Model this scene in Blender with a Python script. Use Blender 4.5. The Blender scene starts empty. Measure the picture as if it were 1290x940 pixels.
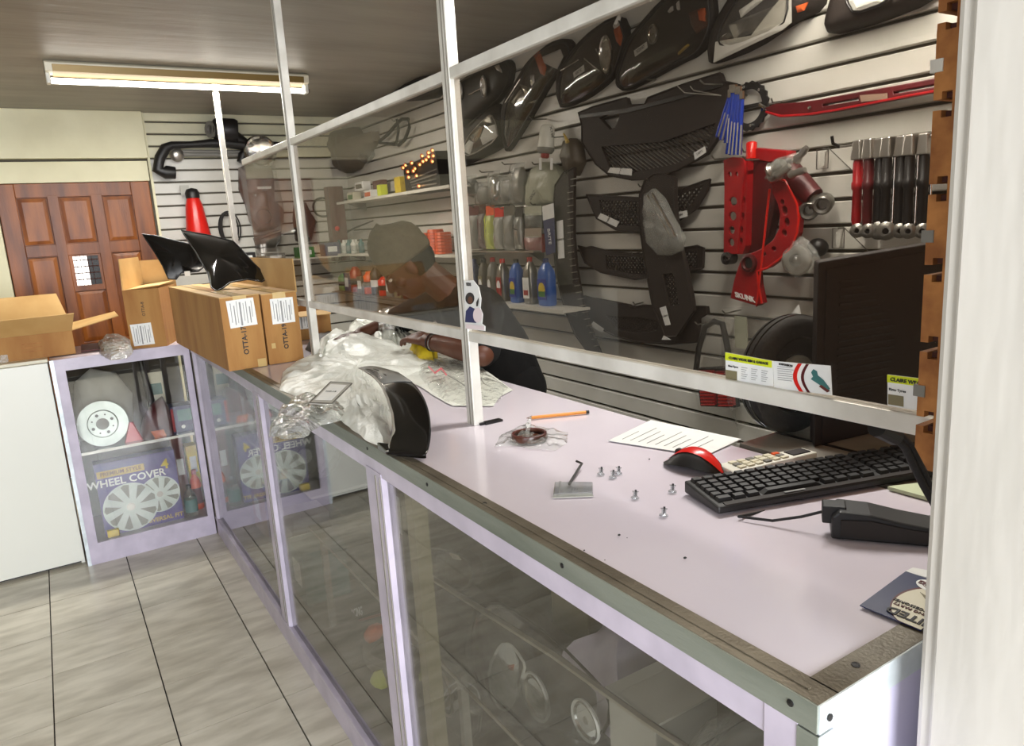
import bpy, bmesh, math, random
from mathutils import Vector, Matrix, noise
random.seed(7)
PI = math.pi
C = bpy.context.scene.collection
SC = bpy.context.scene

# ------------------------------------------------------------------ camera
FPX = 923.4; YAW, PITCH, ROLL = 0.556785, -0.203788, -0.061024; CAMZ = 1.52
def axes():
    cy, sy, cp, sp = math.cos(YAW), math.sin(YAW), math.cos(PITCH), math.sin(PITCH)
    f = Vector((sy*cp, cy*cp, sp)); r = Vector((cy, -sy, 0)); u = r.cross(f)
    c, s = math.cos(ROLL), math.sin(ROLL)
    return r*c + u*s, u*c - r*s, f
AR, AU, AF = axes(); CAM = Vector((0, 0, CAMZ))
cam = bpy.data.objects.new('camera', bpy.data.cameras.new('camera')); C.objects.link(cam)
cam.data.sensor_width = 36; cam.data.lens = 36*FPX/1290; cam.data.clip_start = .02
m = Matrix((AR, AU, -AF)).transposed().to_4x4(); m.translation = CAM
cam.matrix_world = m; SC.camera = cam

# ------------------------------------------------------------------ light and exposure
SC.view_settings.view_transform = 'Standard'; SC.view_settings.look = 'None'
SC.view_settings.gamma = 1; SC.view_settings.use_curve_mapping = False
SC.view_settings.exposure = 0.45
w = bpy.data.worlds.new('world'); SC.world = w; w.use_nodes = True
bg = w.node_tree.nodes['Background']; bg.inputs[0].default_value = (.80, .88, 1, 1); bg.inputs[1].default_value = 3.2
def area(name, loc, rot, sx, sy, power, col):
    l = bpy.data.lights.new(name, 'AREA'); l.shape = 'RECTANGLE'; l.size = sx; l.size_y = sy; l.energy = power; l.color = col
    o = bpy.data.objects.new(name, l); o.location = loc; o.rotation_euler = rot; C.objects.link(o); return o
area('shop_window_daylight', (-.1, -2.3, 1.5), (math.radians(90), 0, 0), 2.6, 1.9, 210, (.95, .97, 1))
area('side_window_daylight', (-2.55, -.9, 1.5), (math.radians(90), 0, math.radians(-90)), 1.9, 1.2, 9, (.93, .96, 1))

# ------------------------------------------------------------------ helpers
def at(ax, val, u, v):
    """photo pixel -> point on the world plane  coordinate[ax] = val"""
    d = AR*(u-645)/FPX - AU*(v-470)/FPX + AF
    return CAM + d*((val-CAM[ax])/d[ax])
def zm(ox, oy, s, pts): return [(ox+x/s, oy+y/s) for x, y in pts]
ORG = {}
class MB:
    def __init__(s): s.v = []; s.f = []
    def add(s, vs, fs):
        b = len(s.v); s.v += [Vector(x) for x in vs]; s.f += [tuple(i+b for i in f) for f in fs]; return s
    def box(s, x0, x1, y0, y1, z0, z1):
        return s.add([(x, y, z) for x in (x0, x1) for y in (y0, y1) for z in (z0, z1)],
                     [(0,1,3,2),(4,6,7,5),(0,4,5,1),(2,3,7,6),(0,2,6,4),(1,5,7,3)])
    def hexa(s, p, q):   # two quads
        return s.add(list(p)+list(q), [(3,2,1,0),(4,5,6,7),(0,1,5,4),(1,2,6,5),(2,3,7,6),(3,0,4,7)])
    def prism(s, pts, off):
        n = len(pts); off = Vector(off); pts = [Vector(p) for p in pts]
        return s.add(pts+[p+off for p in pts], [tuple(range(n-1,-1,-1)), tuple(range(n,2*n))]+[(i,(i+1)%n,n+(i+1)%n,n+i) for i in range(n)])
    def bar(s, a, b, w, t, nrm):   # flat strip a->b, width w, thickness t along nrm
        a, b, nrm = Vector(a), Vector(b), Vector(nrm).normalized(); d = (b-a); 
        if d.length < 1e-6: return s
        sd = d.normalized().cross(nrm)*w/2; n = nrm*t/2
        return s.hexa([a-sd-n, a+sd-n, b+sd-n, b-sd-n], [a-sd+n, a+sd+n, b+sd+n, b-sd+n])
    def cyl(s, a, b, r0, r1=None, n=12, caps=True):
        r1 = r0 if r1 is None else r1
        return s.tube([a, b], [r0, r1], n, caps)
    def tube(s, pts, r, n=8, caps=True, closed=False):
        pts = [Vector(p) for p in pts]; k = len(pts); rs = r if isinstance(r, (list, tuple)) else [r]*k
        up = None; rings = []
        for i, p in enumerate(pts):
            a = pts[i-1] if (i or closed) else p; b = pts[(i+1) % k] if (i < k-1 or closed) else p
            d = (b-a).normalized() if (b-a).length > 1e-9 else Vector((0,0,1))
            if up is None: up = Vector((0,0,1)) if abs(d.z) < .9 else Vector((1,0,0))
            x = (up - d*up.dot(d)); x = x.normalized() if x.length > 1e-6 else d.orthogonal().normalized()
            y = d.cross(x); up = x
            rings.append([p + (x*math.cos(2*PI*j/n)+y*math.sin(2*PI*j/n))*rs[i] for j in range(n)])
        b0 = len(s.v); s.v += [q for rg in rings for q in rg]
        for i in range(k if closed else k-1):
            i2 = (i+1) % k
            for j in range(n): s.f.append((b0+i*n+j, b0+i*n+(j+1)%n, b0+i2*n+(j+1)%n, b0+i2*n+j))
        if caps and not closed:
            s.f.append(tuple(b0+j for j in range(n-1,-1,-1))); s.f.append(tuple(b0+(k-1)*n+j for j in range(n)))
        return s
    def lathe(s, o, axis, prof, n=20, sx=None, esc=1.0):
        o = Vector(o); a = Vector(axis).normalized(); x = Vector(sx).normalized() if sx else a.orthogonal().normalized(); y = a.cross(x)
        b0 = len(s.v)
        for r, h in prof:
            for j in range(n): s.v.append(o + a*h + x*r*math.cos(2*PI*j/n) + y*r*esc*math.sin(2*PI*j/n))
        for i in range(len(prof)-1):
            for j in range(n): s.f.append((b0+i*n+j, b0+i*n+(j+1)%n, b0+(i+1)*n+(j+1)%n, b0+(i+1)*n+j))
        if prof[0][0] > 1e-5: s.f.append(tuple(b0+j for j in range(n-1,-1,-1)))
        if prof[-1][0] > 1e-5: s.f.append(tuple(b0+(len(prof)-1)*n+j for j in range(n)))
        return s
    def ball(s, c, r, n=12, m=8, rot=None):
        r = Vector(r) if hasattr(r, '__len__') else Vector((r,r,r)); c = Vector(c); b0 = len(s.v); M_ = rot or Matrix.Identity(3)
        for i in range(m+1):
            t = PI*i/m
            for j in range(n):
                p = 2*PI*j/n; s.v.append(c + M_ @ Vector((r.x*math.sin(t)*math.cos(p), r.y*math.sin(t)*math.sin(p), r.z*math.cos(t))))
        for i in range(m):
            for j in range(n): s.f.append((b0+i*n+j, b0+(i+1)*n+j, b0+(i+1)*n+(j+1)%n, b0+i*n+(j+1)%n))
        return s
    def dome(s, pts, nrm, h, rings=5, back=None, nz=0, nf=20, flat=.5, c=None):
        """polygon outline raised along nrm into a cushion"""
        pts = [Vector(p) for p in pts]; c = Vector(c) if c else sum(pts, Vector())/len(pts); n = len(pts); N = Vector(nrm).normalized(); b0 = len(s.v)
        for k in range(rings):
            t = k/rings; hh = h*(1-(1-t)**2)**flat
            for p in pts:
                q = c + (p-c)*(1-t) ; 
                e = noise.noise_vector(q*nf)*nz*(min(1, t*3+.25)) if nz else Vector()
                s.v.append(q + N*(hh) + e)
        s.v.append(c+N*h)
        for k in range(rings-1):
            for j in range(n): s.f.append((b0+k*n+j, b0+k*n+(j+1)%n, b0+(k+1)*n+(j+1)%n, b0+(k+1)*n+j))
        for j in range(n): s.f.append((b0+(rings-1)*n+j, b0+(rings-1)*n+(j+1)%n, b0+rings*n))
        if back is not None:
            b1 = len(s.v); s.v += [p-N*back for p in pts]
            for j in range(n): s.f.append((b0+j, b1+j, b1+(j+1)%n, b0+(j+1)%n))
            s.f.append(tuple(b1+j for j in range(n)))
        return s
def link(name, me, parent=None, loc=(0,0,0)):
    o = bpy.data.objects.new(name, me); C.objects.link(o)
    if parent is not None: o.parent = parent
    else: o.location = loc
    return o
def make(name, mb, mat, parent=None, smooth=False, origin=None, bevel=0, recalc=True, subd=0):
    if parent is not None: org = ORG[parent.name]
    elif origin is not None: org = Vector(origin)
    else:
        xs = [v.x for v in mb.v]; ys = [v.y for v in mb.v]; zs = [v.z for v in mb.v]
        org = Vector(((min(xs)+max(xs))/2, (min(ys)+max(ys))/2, min(zs)))
    me = bpy.data.meshes.new(name); me.from_pydata([v-org for v in mb.v], [], mb.f)
    bm = bmesh.new(); bm.from_mesh(me)
    bmesh.ops.remove_doubles(bm, verts=bm.verts, dist=1e-6)
    if recalc: bmesh.ops.recalc_face_normals(bm, faces=bm.faces)
    bm.to_mesh(me); bm.free()
    if smooth:
        me.polygons.foreach_set('use_smooth', [True]*len(me.polygons))
        try: me.set_sharp_from_angle(angle=math.radians(50))
        except Exception: pass
    me.materials.append(M[mat] if isinstance(mat, str) else mat)
    o = link(name, me, parent, org); ORG[o.name] = org
    if bevel:
        b = o.modifiers.new('bevel', 'BEVEL'); b.width = bevel; b.segments = 2; b.limit_method = 'ANGLE'
    if subd:
        b = o.modifiers.new('subd', 'SUBSURF'); b.levels = subd; b.render_levels = subd
    return o
def tag(o, label=None, cat=None, group=None, kind=None):
    if label: o['label'] = label
    if cat: o['category'] = cat
    if group: o['group'] = group
    if kind: o['kind'] = kind
    return o
def thing(name, label, cat, loc, group=None):
    o = bpy.data.objects.new(name, None); o.empty_display_size = .05; C.objects.link(o); o.location = loc; ORG[o.name] = Vector(loc)
    return tag(o, label, cat, group)
def struct(name, mb, mat, parent=None, **k):
    o = make(name, mb, mat, parent, **k)
    if parent is None: o['kind'] = 'structure'
    return o
def copy_tree(o, parent=None):
    c = o.copy(); C.objects.link(c); c.parent = parent
    for ch in list(o.children): copy_tree(ch, c)
    return c
def curve_mesh(loops, thick, bev=0):
    """2D loops (outer + holes) filled and extruded, returned as mesh in the xy plane, z 0..thick"""
    cu = bpy.data.curves.new('c', 'CURVE'); cu.dimensions = '2D'; cu.fill_mode = 'BOTH'; cu.extrude = thick/2-bev; cu.bevel_depth = bev; cu.bevel_resolution = 1; cu.offset = -bev
    for lp in loops:
        sp = cu.splines.new('POLY'); sp.points.add(len(lp)-1); sp.use_cyclic_u = True
        for p, q in zip(sp.points, lp): p.co = (q[0], q[1], 0, 1)
    t = bpy.data.objects.new('t', cu); C.objects.link(t); dg = bpy.context.evaluated_depsgraph_get(); dg.update()
    me = bpy.data.meshes.new_from_object(t.evaluated_get(dg)); bpy.data.objects.remove(t); bpy.data.curves.remove(cu)
    return me
def plate(name, outer, holes, thick, mat, parent=None, bev=0, side='x', smooth=False):
    """outer/holes lists of world points lying on a plane X=const ('x'), Y=const ('y') or Z=const ('z'); thickness goes away from viewer / down"""
    k = {'x':0,'y':1,'z':2}[side]; val = outer[0][k]
    ij = [(1,2),(0,2),(0,1)][k]
    me = curve_mesh([[(p[ij[0]], p[ij[1]]) for p in lp] for lp in [outer]+list(holes)], thick, bev)
    mb = MB(); sg = -1 if side == 'z' else 1
    for v in me.vertices:
        p = [0,0,0]; p[ij[0]] = v.co.x; p[ij[1]] = v.co.y; p[k] = val + sg*(v.co.z+thick/2); mb.v.append(Vector(p))
    mb.f = [tuple(p.vertices) for p in me.polygons]; bpy.data.meshes.remove(me)
    return make(name, mb, mat, parent, smooth=smooth)
FONT = None
def text(name, s, size, o, xd, yd, mat, parent, ext=.0004, align='CENTER', bold=False, squash=1):
    cu = bpy.data.curves.new('t', 'FONT'); cu.body = s; cu.size = size; cu.extrude = ext; cu.align_x = align; cu.align_y = 'CENTER'; cu.resolution_u = 2
    if bold: cu.offset = size*.022
    t = bpy.data.objects.new('t', cu); C.objects.link(t); dg = bpy.context.evaluated_depsgraph_get(); dg.update()
    me = bpy.data.meshes.new_from_object(t.evaluated_get(dg)); bpy.data.objects.remove(t)
    xd, yd = Vector(xd).normalized(), Vector(yd).normalized(); n = xd.cross(yd); mb = MB(); o = Vector(o)
    mb.v = [o + xd*v.co.x*squash + yd*v.co.y + n*(v.co.z+ext) for v in me.vertices]; mb.f = [tuple(p.vertices) for p in me.polygons]
    bpy.data.meshes.remove(me)
    return make(name, mb, mat, parent, recalc=False)
def inpoly(p, poly):
    c = False; n = len(poly)
    for i in range(n):
        a, b = poly[i], poly[i-1]
        if (a[1] > p[1]) != (b[1] > p[1]) and p[0] < (b[0]-a[0])*(p[1]-a[1])/(b[1]-a[1])+a[0]: c = not c
    return c
def clip_lines(poly, ang, sp):
    """parallel lines at angle clipped to a 2D polygon"""
    d = Vector((math.cos(ang), math.sin(ang))); n = Vector((-d.y, d.x)); P = [Vector(p) for p in poly]
    ks = [p.dot(n) for p in P]; k = math.floor(min(ks)/sp)*sp; out = []
    while k < max(ks):
        ts = []
        for i in range(len(P)):
            a, b = P[i]-n*k, P[i-1]-n*k; da, db = a.dot(n), b.dot(n)
            if (da > 0) != (db > 0): q = a+(b-a)*(da/(da-db)); ts.append(q.dot(d))
        ts.sort()
        for i in range(0, len(ts)-1, 2): out.append((n*k+d*ts[i], n*k+d*ts[i+1]))
        k += sp
    return out
def lattice(name, poly, x, sp, wdt, mat, parent, angs=(PI/4, -PI/4), thick=.006):
    mb = MB(); p2 = [(p[1], p[2]) for p in poly]
    for i, a in enumerate(angs):
        for q, r in clip_lines(p2, a, sp): mb.bar((x+.001*i, q.x, q.y), (x+.001*i, r.x, r.y), wdt, thick, (1,0,0))
    return make(name, mb, mat, parent)
def smooth_loop(pts, it=1):
    for _ in range(it):
        o = []
        for i in range(len(pts)):
            a, b = Vector(pts[i]), Vector(pts[(i+1) % len(pts)]); o += [a*.78+b*.22, a*.22+b*.78]
        pts = o
    return pts
def densify(pts, d):
    o = []
    for i in range(len(pts)):
        a, b = Vector(pts[i]), Vector(pts[(i+1) % len(pts)]); k = max(1, int((b-a).length/d)); o += [a.lerp(b, j/k) for j in range(k)]
    return o

# ------------------------------------------------------------------ materials
M = {}
def lin(c): return tuple(((x/255)/12.92 if x/255 <= .04045 else ((x/255+.055)/1.055)**2.4) for x in c)+(1,)
def mat(name, rgb, rough=.5, metal=0, var=None, vs=8, bump=0, bs=60, stretch=(1,1,1), spec=.5, coat=0, emit=0, trans=0, rnd=False):
    m = bpy.data.materials.new(name); m.use_nodes = True; nt = m.node_tree; b = nt.nodes['Principled BSDF']; M[name] = m
    b.inputs['Base Color'].default_value = lin(rgb); b.inputs['Roughness'].default_value = rough; b.inputs['Metallic'].default_value = metal
    b.inputs['Specular IOR Level'].default_value = spec; b.inputs['Coat Weight'].default_value = coat; b.inputs['Coat Roughness'].default_value = .08
    if emit: b.inputs['Emission Color'].default_value = lin(rgb); b.inputs['Emission Strength'].default_value = emit
    if trans: b.inputs['Transmission Weight'].default_value = trans
    if var or bump:
        tc = nt.nodes.new('ShaderNodeTexCoord'); mp = nt.nodes.new('ShaderNodeMapping'); mp.inputs['Scale'].default_value = stretch
        nt.links.new(tc.outputs['Object'], mp.inputs['Vector']); src = mp.outputs[0]
        if rnd:
            oi = nt.nodes.new('ShaderNodeObjectInfo'); ml = nt.nodes.new('ShaderNodeMath'); ml.operation = 'MULTIPLY'; ml.inputs[1].default_value = 40
            nt.links.new(oi.outputs['Random'], ml.inputs[0]); ad = nt.nodes.new('ShaderNodeVectorMath'); ad.operation = 'ADD'
            nt.links.new(src, ad.inputs[0]); nt.links.new(ml.outputs[0], ad.inputs[1]); src = ad.outputs[0]
    if var:
        nz = nt.nodes.new('ShaderNodeTexNoise'); nz.inputs['Scale'].default_value = vs; nz.inputs['Detail'].default_value = 6
        nt.links.new(src, nz.inputs['Vector']); mx = nt.nodes.new('ShaderNodeMix'); mx.data_type = 'RGBA'
        mr = nt.nodes.new('ShaderNodeMapRange'); mr.inputs[1].default_value = .36; mr.inputs[2].default_value = .66
        nt.links.new(nz.outputs['Fac'], mr.inputs[0]); nt.links.new(mr.outputs[0], mx.inputs[0])
        mx.inputs[6].default_value = lin(rgb); mx.inputs[7].default_value = lin(var); nt.links.new(mx.outputs[2], b.inputs['Base Color'])
    if bump:
        nb = nt.nodes.new('ShaderNodeTexNoise'); nb.inputs['Scale'].default_value = bs; nb.inputs['Detail'].default_value = 4
        nt.links.new(src, nb.inputs['Vector']); bp = nt.nodes.new('ShaderNodeBump'); bp.inputs['Strength'].default_value = bump; bp.inputs['Distance'].default_value = .01
        nt.links.new(nb.outputs['Fac'], bp.inputs['Height']); nt.links.new(bp.outputs[0], b.inputs['Normal'])
    return m
def glass(name, tint=(1,1,1), ior=1.5, rough=.0, refl=1.0, haze=0, hcol=(200,200,200), bump=0, bs=30):
    """thin sheet: see-through plus a Fresnel reflection, optionally a dusty film"""
    m = bpy.data.materials.new(name); m.use_nodes = True; nt = m.node_tree; M[name] = m; nt.nodes.clear()
    out = nt.nodes.new('ShaderNodeOutputMaterial'); tr = nt.nodes.new('ShaderNodeBsdfTransparent'); gl = nt.nodes.new('ShaderNodeBsdfGlossy')
    tr.inputs[0].default_value = tuple(tint)+(1,); gl.inputs['Roughness'].default_value = rough
    fr = nt.nodes.new('ShaderNodeFresnel'); ge = nt.nodes.new('ShaderNodeNewGeometry'); mi = nt.nodes.new('ShaderNodeMix')   # same reflectance from both faces of the sheet
    nt.links.new(ge.outputs['Backfacing'], mi.inputs[0]); mi.inputs[2].default_value = ior; mi.inputs[3].default_value = 1/ior; nt.links.new(mi.outputs[0], fr.inputs[0])
    ml = nt.nodes.new('ShaderNodeMath'); ml.operation = 'MULTIPLY'; ml.inputs[1].default_value = refl; ml.use_clamp = True
    nt.links.new(fr.outputs[0], ml.inputs[0]); base = tr.outputs[0]
    if haze:
        df = nt.nodes.new('ShaderNodeBsdfDiffuse'); df.inputs[0].default_value = lin(hcol); mh = nt.nodes.new('ShaderNodeMixShader'); mh.inputs[0].default_value = haze
        nt.links.new(tr.outputs[0], mh.inputs[1]); nt.links.new(df.outputs[0], mh.inputs[2]); base = mh.outputs[0]
    mx = nt.nodes.new('ShaderNodeMixShader'); nt.links.new(ml.outputs[0], mx.inputs[0]); nt.links.new(base, mx.inputs[1]); nt.links.new(gl.outputs[0], mx.inputs[2])
    nt.links.new(mx.outputs[0], out.inputs[0])
    if bump:
        nb = nt.nodes.new('ShaderNodeTexNoise'); nb.inputs['Scale'].default_value = bs; nb.inputs['Detail'].default_value = 3
        tc = nt.nodes.new('ShaderNodeTexCoord'); nt.links.new(tc.outputs['Object'], nb.inputs['Vector'])
        bp = nt.nodes.new('ShaderNodeBump'); bp.inputs['Strength'].default_value = bump; bp.inputs['Distance'].default_value = .02
        nt.links.new(nb.outputs['Fac'], bp.inputs['Height']); nt.links.new(bp.outputs[0], gl.inputs['Normal']); nt.links.new(bp.outputs[0], fr.inputs['Normal'])
    return m
mat('tile', (206,200,184), .28, var=(174,167,150), vs=5, bump=.03, bs=14, stretch=(1,3.2,1), rnd=True)
mat('grout', (38,34,28), .9)
mat('ceiling', (150,144,132), .42, var=(132,126,113), vs=2.2, bump=.5, bs=5, stretch=(.5,2.2,1))
mat('cream_wall', (232,227,194), .6, var=(218,212,178), vs=3, bump=.15, bs=12)
mat('pillar_wall', (198,194,186), .7, var=(184,180,172), vs=6, bump=.5, bs=9, stretch=(1,1,.25))
mat('slat_white', (205,203,196), .32, var=(190,187,178), vs=3)
mat('slat_cream', (228,222,190), .35, var=(200,198,172), vs=3)
mat('groove', (96,90,78), .8)
mat('mdf', (176,118,62), .75, var=(132,80,36), vs=30, bump=.2, bs=90)
mat('mdf_dark', (64,26,14), .8)
mat('laminate', (222,214,224), .13, var=(214,205,217), vs=2.5, spec=.6)
mat('lilac_frame', (196,187,203), .28, var=(176,168,184), vs=10)
mat('interior', (66,58,46), .7, var=(48,43,34), vs=6)
mat('rim_top', (92,84,70), .42, .3, var=(120,112,96), vs=9, bump=.12, bs=240, stretch=(1,1,1))
mat('aluminium', (108,114,104), .45, .3, var=(136,141,131), vs=14, bump=.15, bs=200, stretch=(1,.15,1))
mat('alu_lit', (214,222,226), .35, .25, var=(190,198,200), vs=22)  # lit tone of the trim metal, painted on faces turned toward the daylight
mat('alu_white', (222,220,212), .35, .1, var=(196,193,184), vs=9)
mat('alu_groove', (138,134,124), .5, .2)
mat('door_wood', (146,80,22), .42, var=(92,44,9), vs=3, stretch=(4,4,.5), bump=.1, bs=40)
mat('door_panel', (158,90,28), .42, var=(106,52,12), vs=3.5, stretch=(4,4,.6), bump=.1, bs=40)
mat('black_gloss', (6,6,7), .12, spec=.6, coat=.3)
mat('black_plastic', (22,20,20), .45)
mat('dark_plastic', (44,38,35), .62, spec=.3)
mat('pc_black', (44,38,37), .6, spec=.3)
mat('rubber', (30,28,27), .75, bump=.2, bs=80)
mat('chrome', (225,225,225), .12, 1)
mat('chrome_dull', (176,172,165), .32, .9)
mat('steel', (150,148,142), .35, .85, var=(110,106,100), vs=12)
mat('disc_metal', (196,204,200), .35, .3, var=(176,184,180), vs=16)
mat('cardboard', (172,128,70), .75, var=(152,104,52), vs=4, bump=.1, bs=40, stretch=(3,3,.6))
mat('cardboard_pale', (196,160,104), .75, var=(178,140,84), vs=5)
mat('cardboard_in', (138,100,58), .8)
mat('tape', (196,168,112), .2)
mat('paper', (232,232,228), .6, var=(220,222,222), vs=20)
mat('ink', (40,38,40), .6)
mat('grey_ink', (140,140,140), .6)
mat('red', (160,20,26), .35, var=(134,14,22), vs=6)
mat('dark_red', (88,12,18), .45, var=(66,9,14), vs=6)
mat('bright_red', (205,30,22), .28)
mat('orange', (224,88,26), .4, var=(200,66,18), vs=20)
mat('amber', (205,98,50), .25)
mat('blue', (22,52,150), .25)
mat('oil_blue', (20,84,170), .3)
mat('navy', (26,36,90), .45)
mat('yellow', (222,196,40), .55, var=(200,170,30), vs=30)
mat('lime', (204,216,40), .4)
mat('pencil_orange', (222,142,52), .4)
mat('green', (60,120,50), .5)
mat('teal', (60,110,110), .4)
mat('white_plastic', (226,226,216), .35)
mat('cream_plastic', (214,208,186), .45)
mat('grey_plastic', (120,118,112), .45)
mat('olive_cloth', (104,96,78), .95, var=(88,80,64), vs=60, bump=.3, bs=180)
mat('black_cloth', (12,11,12), .95, bump=.2, bs=60)
mat('skin', (98,58,40), .5, var=(84,46,30), vs=10)
mat('eye', (220,215,205), .2)
mat('lip', (110,56,46), .45)
mat('purple', (74,56,128), .4)
mat('purple_dark', (58,40,120), .4)
mat('gold', (190,160,70), .4)
mat('khaki', (120,112,84), .6)
mat('card_green', (176,200,40), .5)
mat('pink', (226,110,120), .4)
mat('wood_dark', (96,54,28), .6)
mat('curtain_grey', (178,176,168), .8)
mat('desk_grey', (150,146,138), .25, var=(134,132,122), vs=4)
mat('shelf_white', (206,203,192), .4)
mat('white_bag', (238,240,232), .4, var=(226,228,220), vs=12, bump=.6, bs=26)
mat('brown_plastic', (86,50,36), .3, var=(64,36,26), vs=8)
mat('tube_light', (255,250,238), .3, emit=6)
mat('side_wall', (122,104,86), .7, var=(104,88,72), vs=3)
mat('outside_ground', (150,146,138), .8)
glass('pane_glass', (.80,.775,.745), 1.52, refl=.62, haze=.01, hcol=(150,140,130))
glass('case_glass', (.92,.92,.90), 1.52, refl=1.45)
glass('clear_film', (.95,.96,.95), 1.45, rough=.2, refl=1.2, haze=.16, hcol=(225,228,222), bump=.6, bs=45)
glass('bag_film', (.86,.87,.85), 1.5, rough=.15, refl=2, haze=.32, hcol=(222,224,216), bump=1, bs=38)
glass('thin_film', (.97,.97,.96), 1.4, rough=.15, refl=.8, haze=.05, hcol=(225,228,222), bump=.5, bs=40)
glass('lens_clear', (.84,.83,.80), 1.5, rough=.05, refl=1.5, haze=.05)
glass('lens_smoke', (.72,.70,.67), 1.5, rough=.06, refl=1.4, haze=.03, hcol=(120,110,100))
glass('pet', (.85,.88,.88), 1.5, rough=.08, refl=1.8, haze=.08)

# ------------------------------------------------------------------ the room
XW, YB, ZC, PITCH_S, Z0 = 2.12, 5.66, 2.38, .0795, 2.003
CX, CT = .565, 1.045            # counter front plane, counter top height
# floor with single tiles
fl = struct('floor', MB().box(-2.6, XW, -2.3, YB, -.06, -.007), 'grout', origin=(0,0,0))
T = .33; TX0 = -.2005; TY0 = 3.963
me_t = None; far = MB(); g = .0022
for i in range(-8, 8):
    for j in range(-6, 20):
        x0, y1 = TX0+i*T, TY0-j*T; x1, y0 = min(x0+T, XW), y1-T
        if y0 < -2.3 or y1 > YB or x0 < -2.6 or x0 > XW-.02: continue
        if x0 > -1.5 and y0 > .2 and x1-x0 > T-.01:
            if me_t is None:
                t = make('tile', MB().box(g, T-g, g, T-g, -.007, 0), 'tile', fl, bevel=0); me_t = t.data
                t.data.transform(Matrix.Translation((0,0,0))); t.location = (x0, y0, 0)
            else: link('tile', me_t, fl).location = (x0, y0, 0)
        else: far.box(x0+g, x1-g, y0+g, y1-g, -.007, 0)
tag(make('tile_field', far, 'tile', fl), kind='stuff')
struct('ceiling', MB().box(-2.6, XW+.1, -2.3, YB+.1, ZC, ZC+.1), 'ceiling')
# slatted display walls, every slat a piece
def slat_mb(prism_fn, z0, z1): return prism_fn(z0, z1)
wr = struct('wall_right', MB().box(XW+.018, XW+.14, .3, YB+.1, 0, ZC), 'groove')
def slat_prof(z0, z1, lip=.004): return [(z0, 0), (z0+.003, -.004), (z1-.003, -.004), (z1, 0), (z1, .016), (z0, .016)]
gz = [Z0+PITCH_S*k for k in range(-25, 6)]
first = None
for k in range(len(gz)-1):
    a, b = gz[k]+.0055, gz[k+1]-.0055
    if b > ZC: b = ZC
    if first is None:
        mb = MB().prism([(XW+d, 0, z-a) for z, d in slat_prof(a, b)], (0, YB-.36, 0)); first = make('slat', mb, 'slat_white', wr); 
        first.data.transform(Matrix.Translation(ORG[wr.name])); fme = first.data; o = first
    else: o = link('slat', fme, wr)
    o.location = Vector((0, .36, a)) - ORG[wr.name]
    if b-a < PITCH_S-.012: o.scale.z = (b-a)/(PITCH_S-.011)
wb = struct('wall_back', MB().box(-2.6, XW+.14, YB+.018, YB+.14, 0, ZC), 'groove')
first = None
for k in range(len(gz)-1):
    a, b = gz[k]+.0055, gz[k+1]-.0055
    if b > ZC: b = ZC
    mt = 'slat_cream' if a > 2.05 else 'slat_white'
    if first is None or mt != lastmt:
        mb = MB().prism([(.735, YB+d, z-a) for z, d in slat_prof(a, b)], (XW-.735, 0, 0)); first = make('slat', mb, mt, wb)
        first.data.transform(Matrix.Translation(ORG[wb.name])); fme = first.data; o = first
    else: o = link('slat', fme, wb)
    lastmt = mt; o.location = Vector((0, 0, a)) - ORG[wb.name]
    if b-a < PITCH_S-.012: o.scale.z = (b-a)/(PITCH_S-.011)
# plastered part of the back wall, boxed beam and strip over the door
struct('wall_back_plaster', MB().box(-2.6, -.33, YB-.02, YB+.018, 0, ZC), 'cream_wall')
struct('trim_1', MB().box(-2.6, .722, YB-.055, YB+.018, 2.082, ZC), 'cream_wall', bevel=.004)
struct('trim_2', MB().box(-2.6, .715, YB-.02, YB+.018, 1.936, 2.066), 'cream_wall', bevel=.003)
struct('trim_3', MB().box(-.33, -.17, YB-.06, YB+.018, 0, 1.936), 'cream_wall', bevel=.006)
struct('trim_4', MB().box(.722, .738, YB-.012, YB+.018, 0, ZC), 'cream_wall')
# small moulding along the top of the right wall
struct('trim_5', MB().box(XW-.012, XW+.018, .4, YB, ZC-.03, ZC), 'dark_plastic')
# door on the back wall
dr = struct('door_1', MB().box(-.165, .705, YB+.0, YB+.018, 0, 1.933), 'door_wood')
def stile(x0, x1, z0, z1, nm='stile'): return make(nm, MB().box(x0, x1, YB-.022, YB, z0, z1), 'door_wood', dr, bevel=.004)
L_, R_ = -.165, .705
stile(L_, -.065, 0, 1.933); stile(.59, R_, 0, 1.933)
cols = [(-.065, .10), (.165, .345), (.415, .59)]
stile(.10, .165, 0, 1.86); stile(.345, .415, 0, 1.86)
for z0, z1 in ((1.845, 1.933), (1.475, 1.55), (.80, .90), (0, .2)):
    make('rail', MB().box(-.065, .59, YB-.0215, YB, z0, z1), 'door_wood', dr, bevel=.003)
for (x0, x1) in cols:
    for (z0, z1) in ((1.55, 1.845), (.90, 1.475), (.2, .80)):
        mid = x0 == .165 and z0 == .90
        if mid: z1 = 1.24
        mb = MB(); i1, i2 = .004, .016
        a = [(x0+i1, YB-.002, z0+i1), (x1-i1, YB-.002, z0+i1), (x1-i1, YB-.002, z1-i1), (x0+i1, YB-.002, z1-i1)]
        b = [(x0+i2+.01, YB-.008, z0+i2+.01), (x1-i2-.01, YB-.008, z0+i2+.01), (x1-i2-.01, YB-.008, z1-i2-.01), (x0+i2+.01, YB-.008, z1-i2-.01)]
        mb.hexa(a, b); make('panel', mb, 'door_panel', dr)
wn = make('window_frame', MB().box(.165, .345, YB-.016, YB-.001, 1.24, 1.275).box(.165, .345, YB-.016, YB-.001, 1.465, 1.475)
          .box(.165, .185, YB-.016, YB-.001, 1.275, 1.465).box(.33, .345, YB-.016, YB-.001, 1.275, 1.465), 'door_wood', dr)
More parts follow.
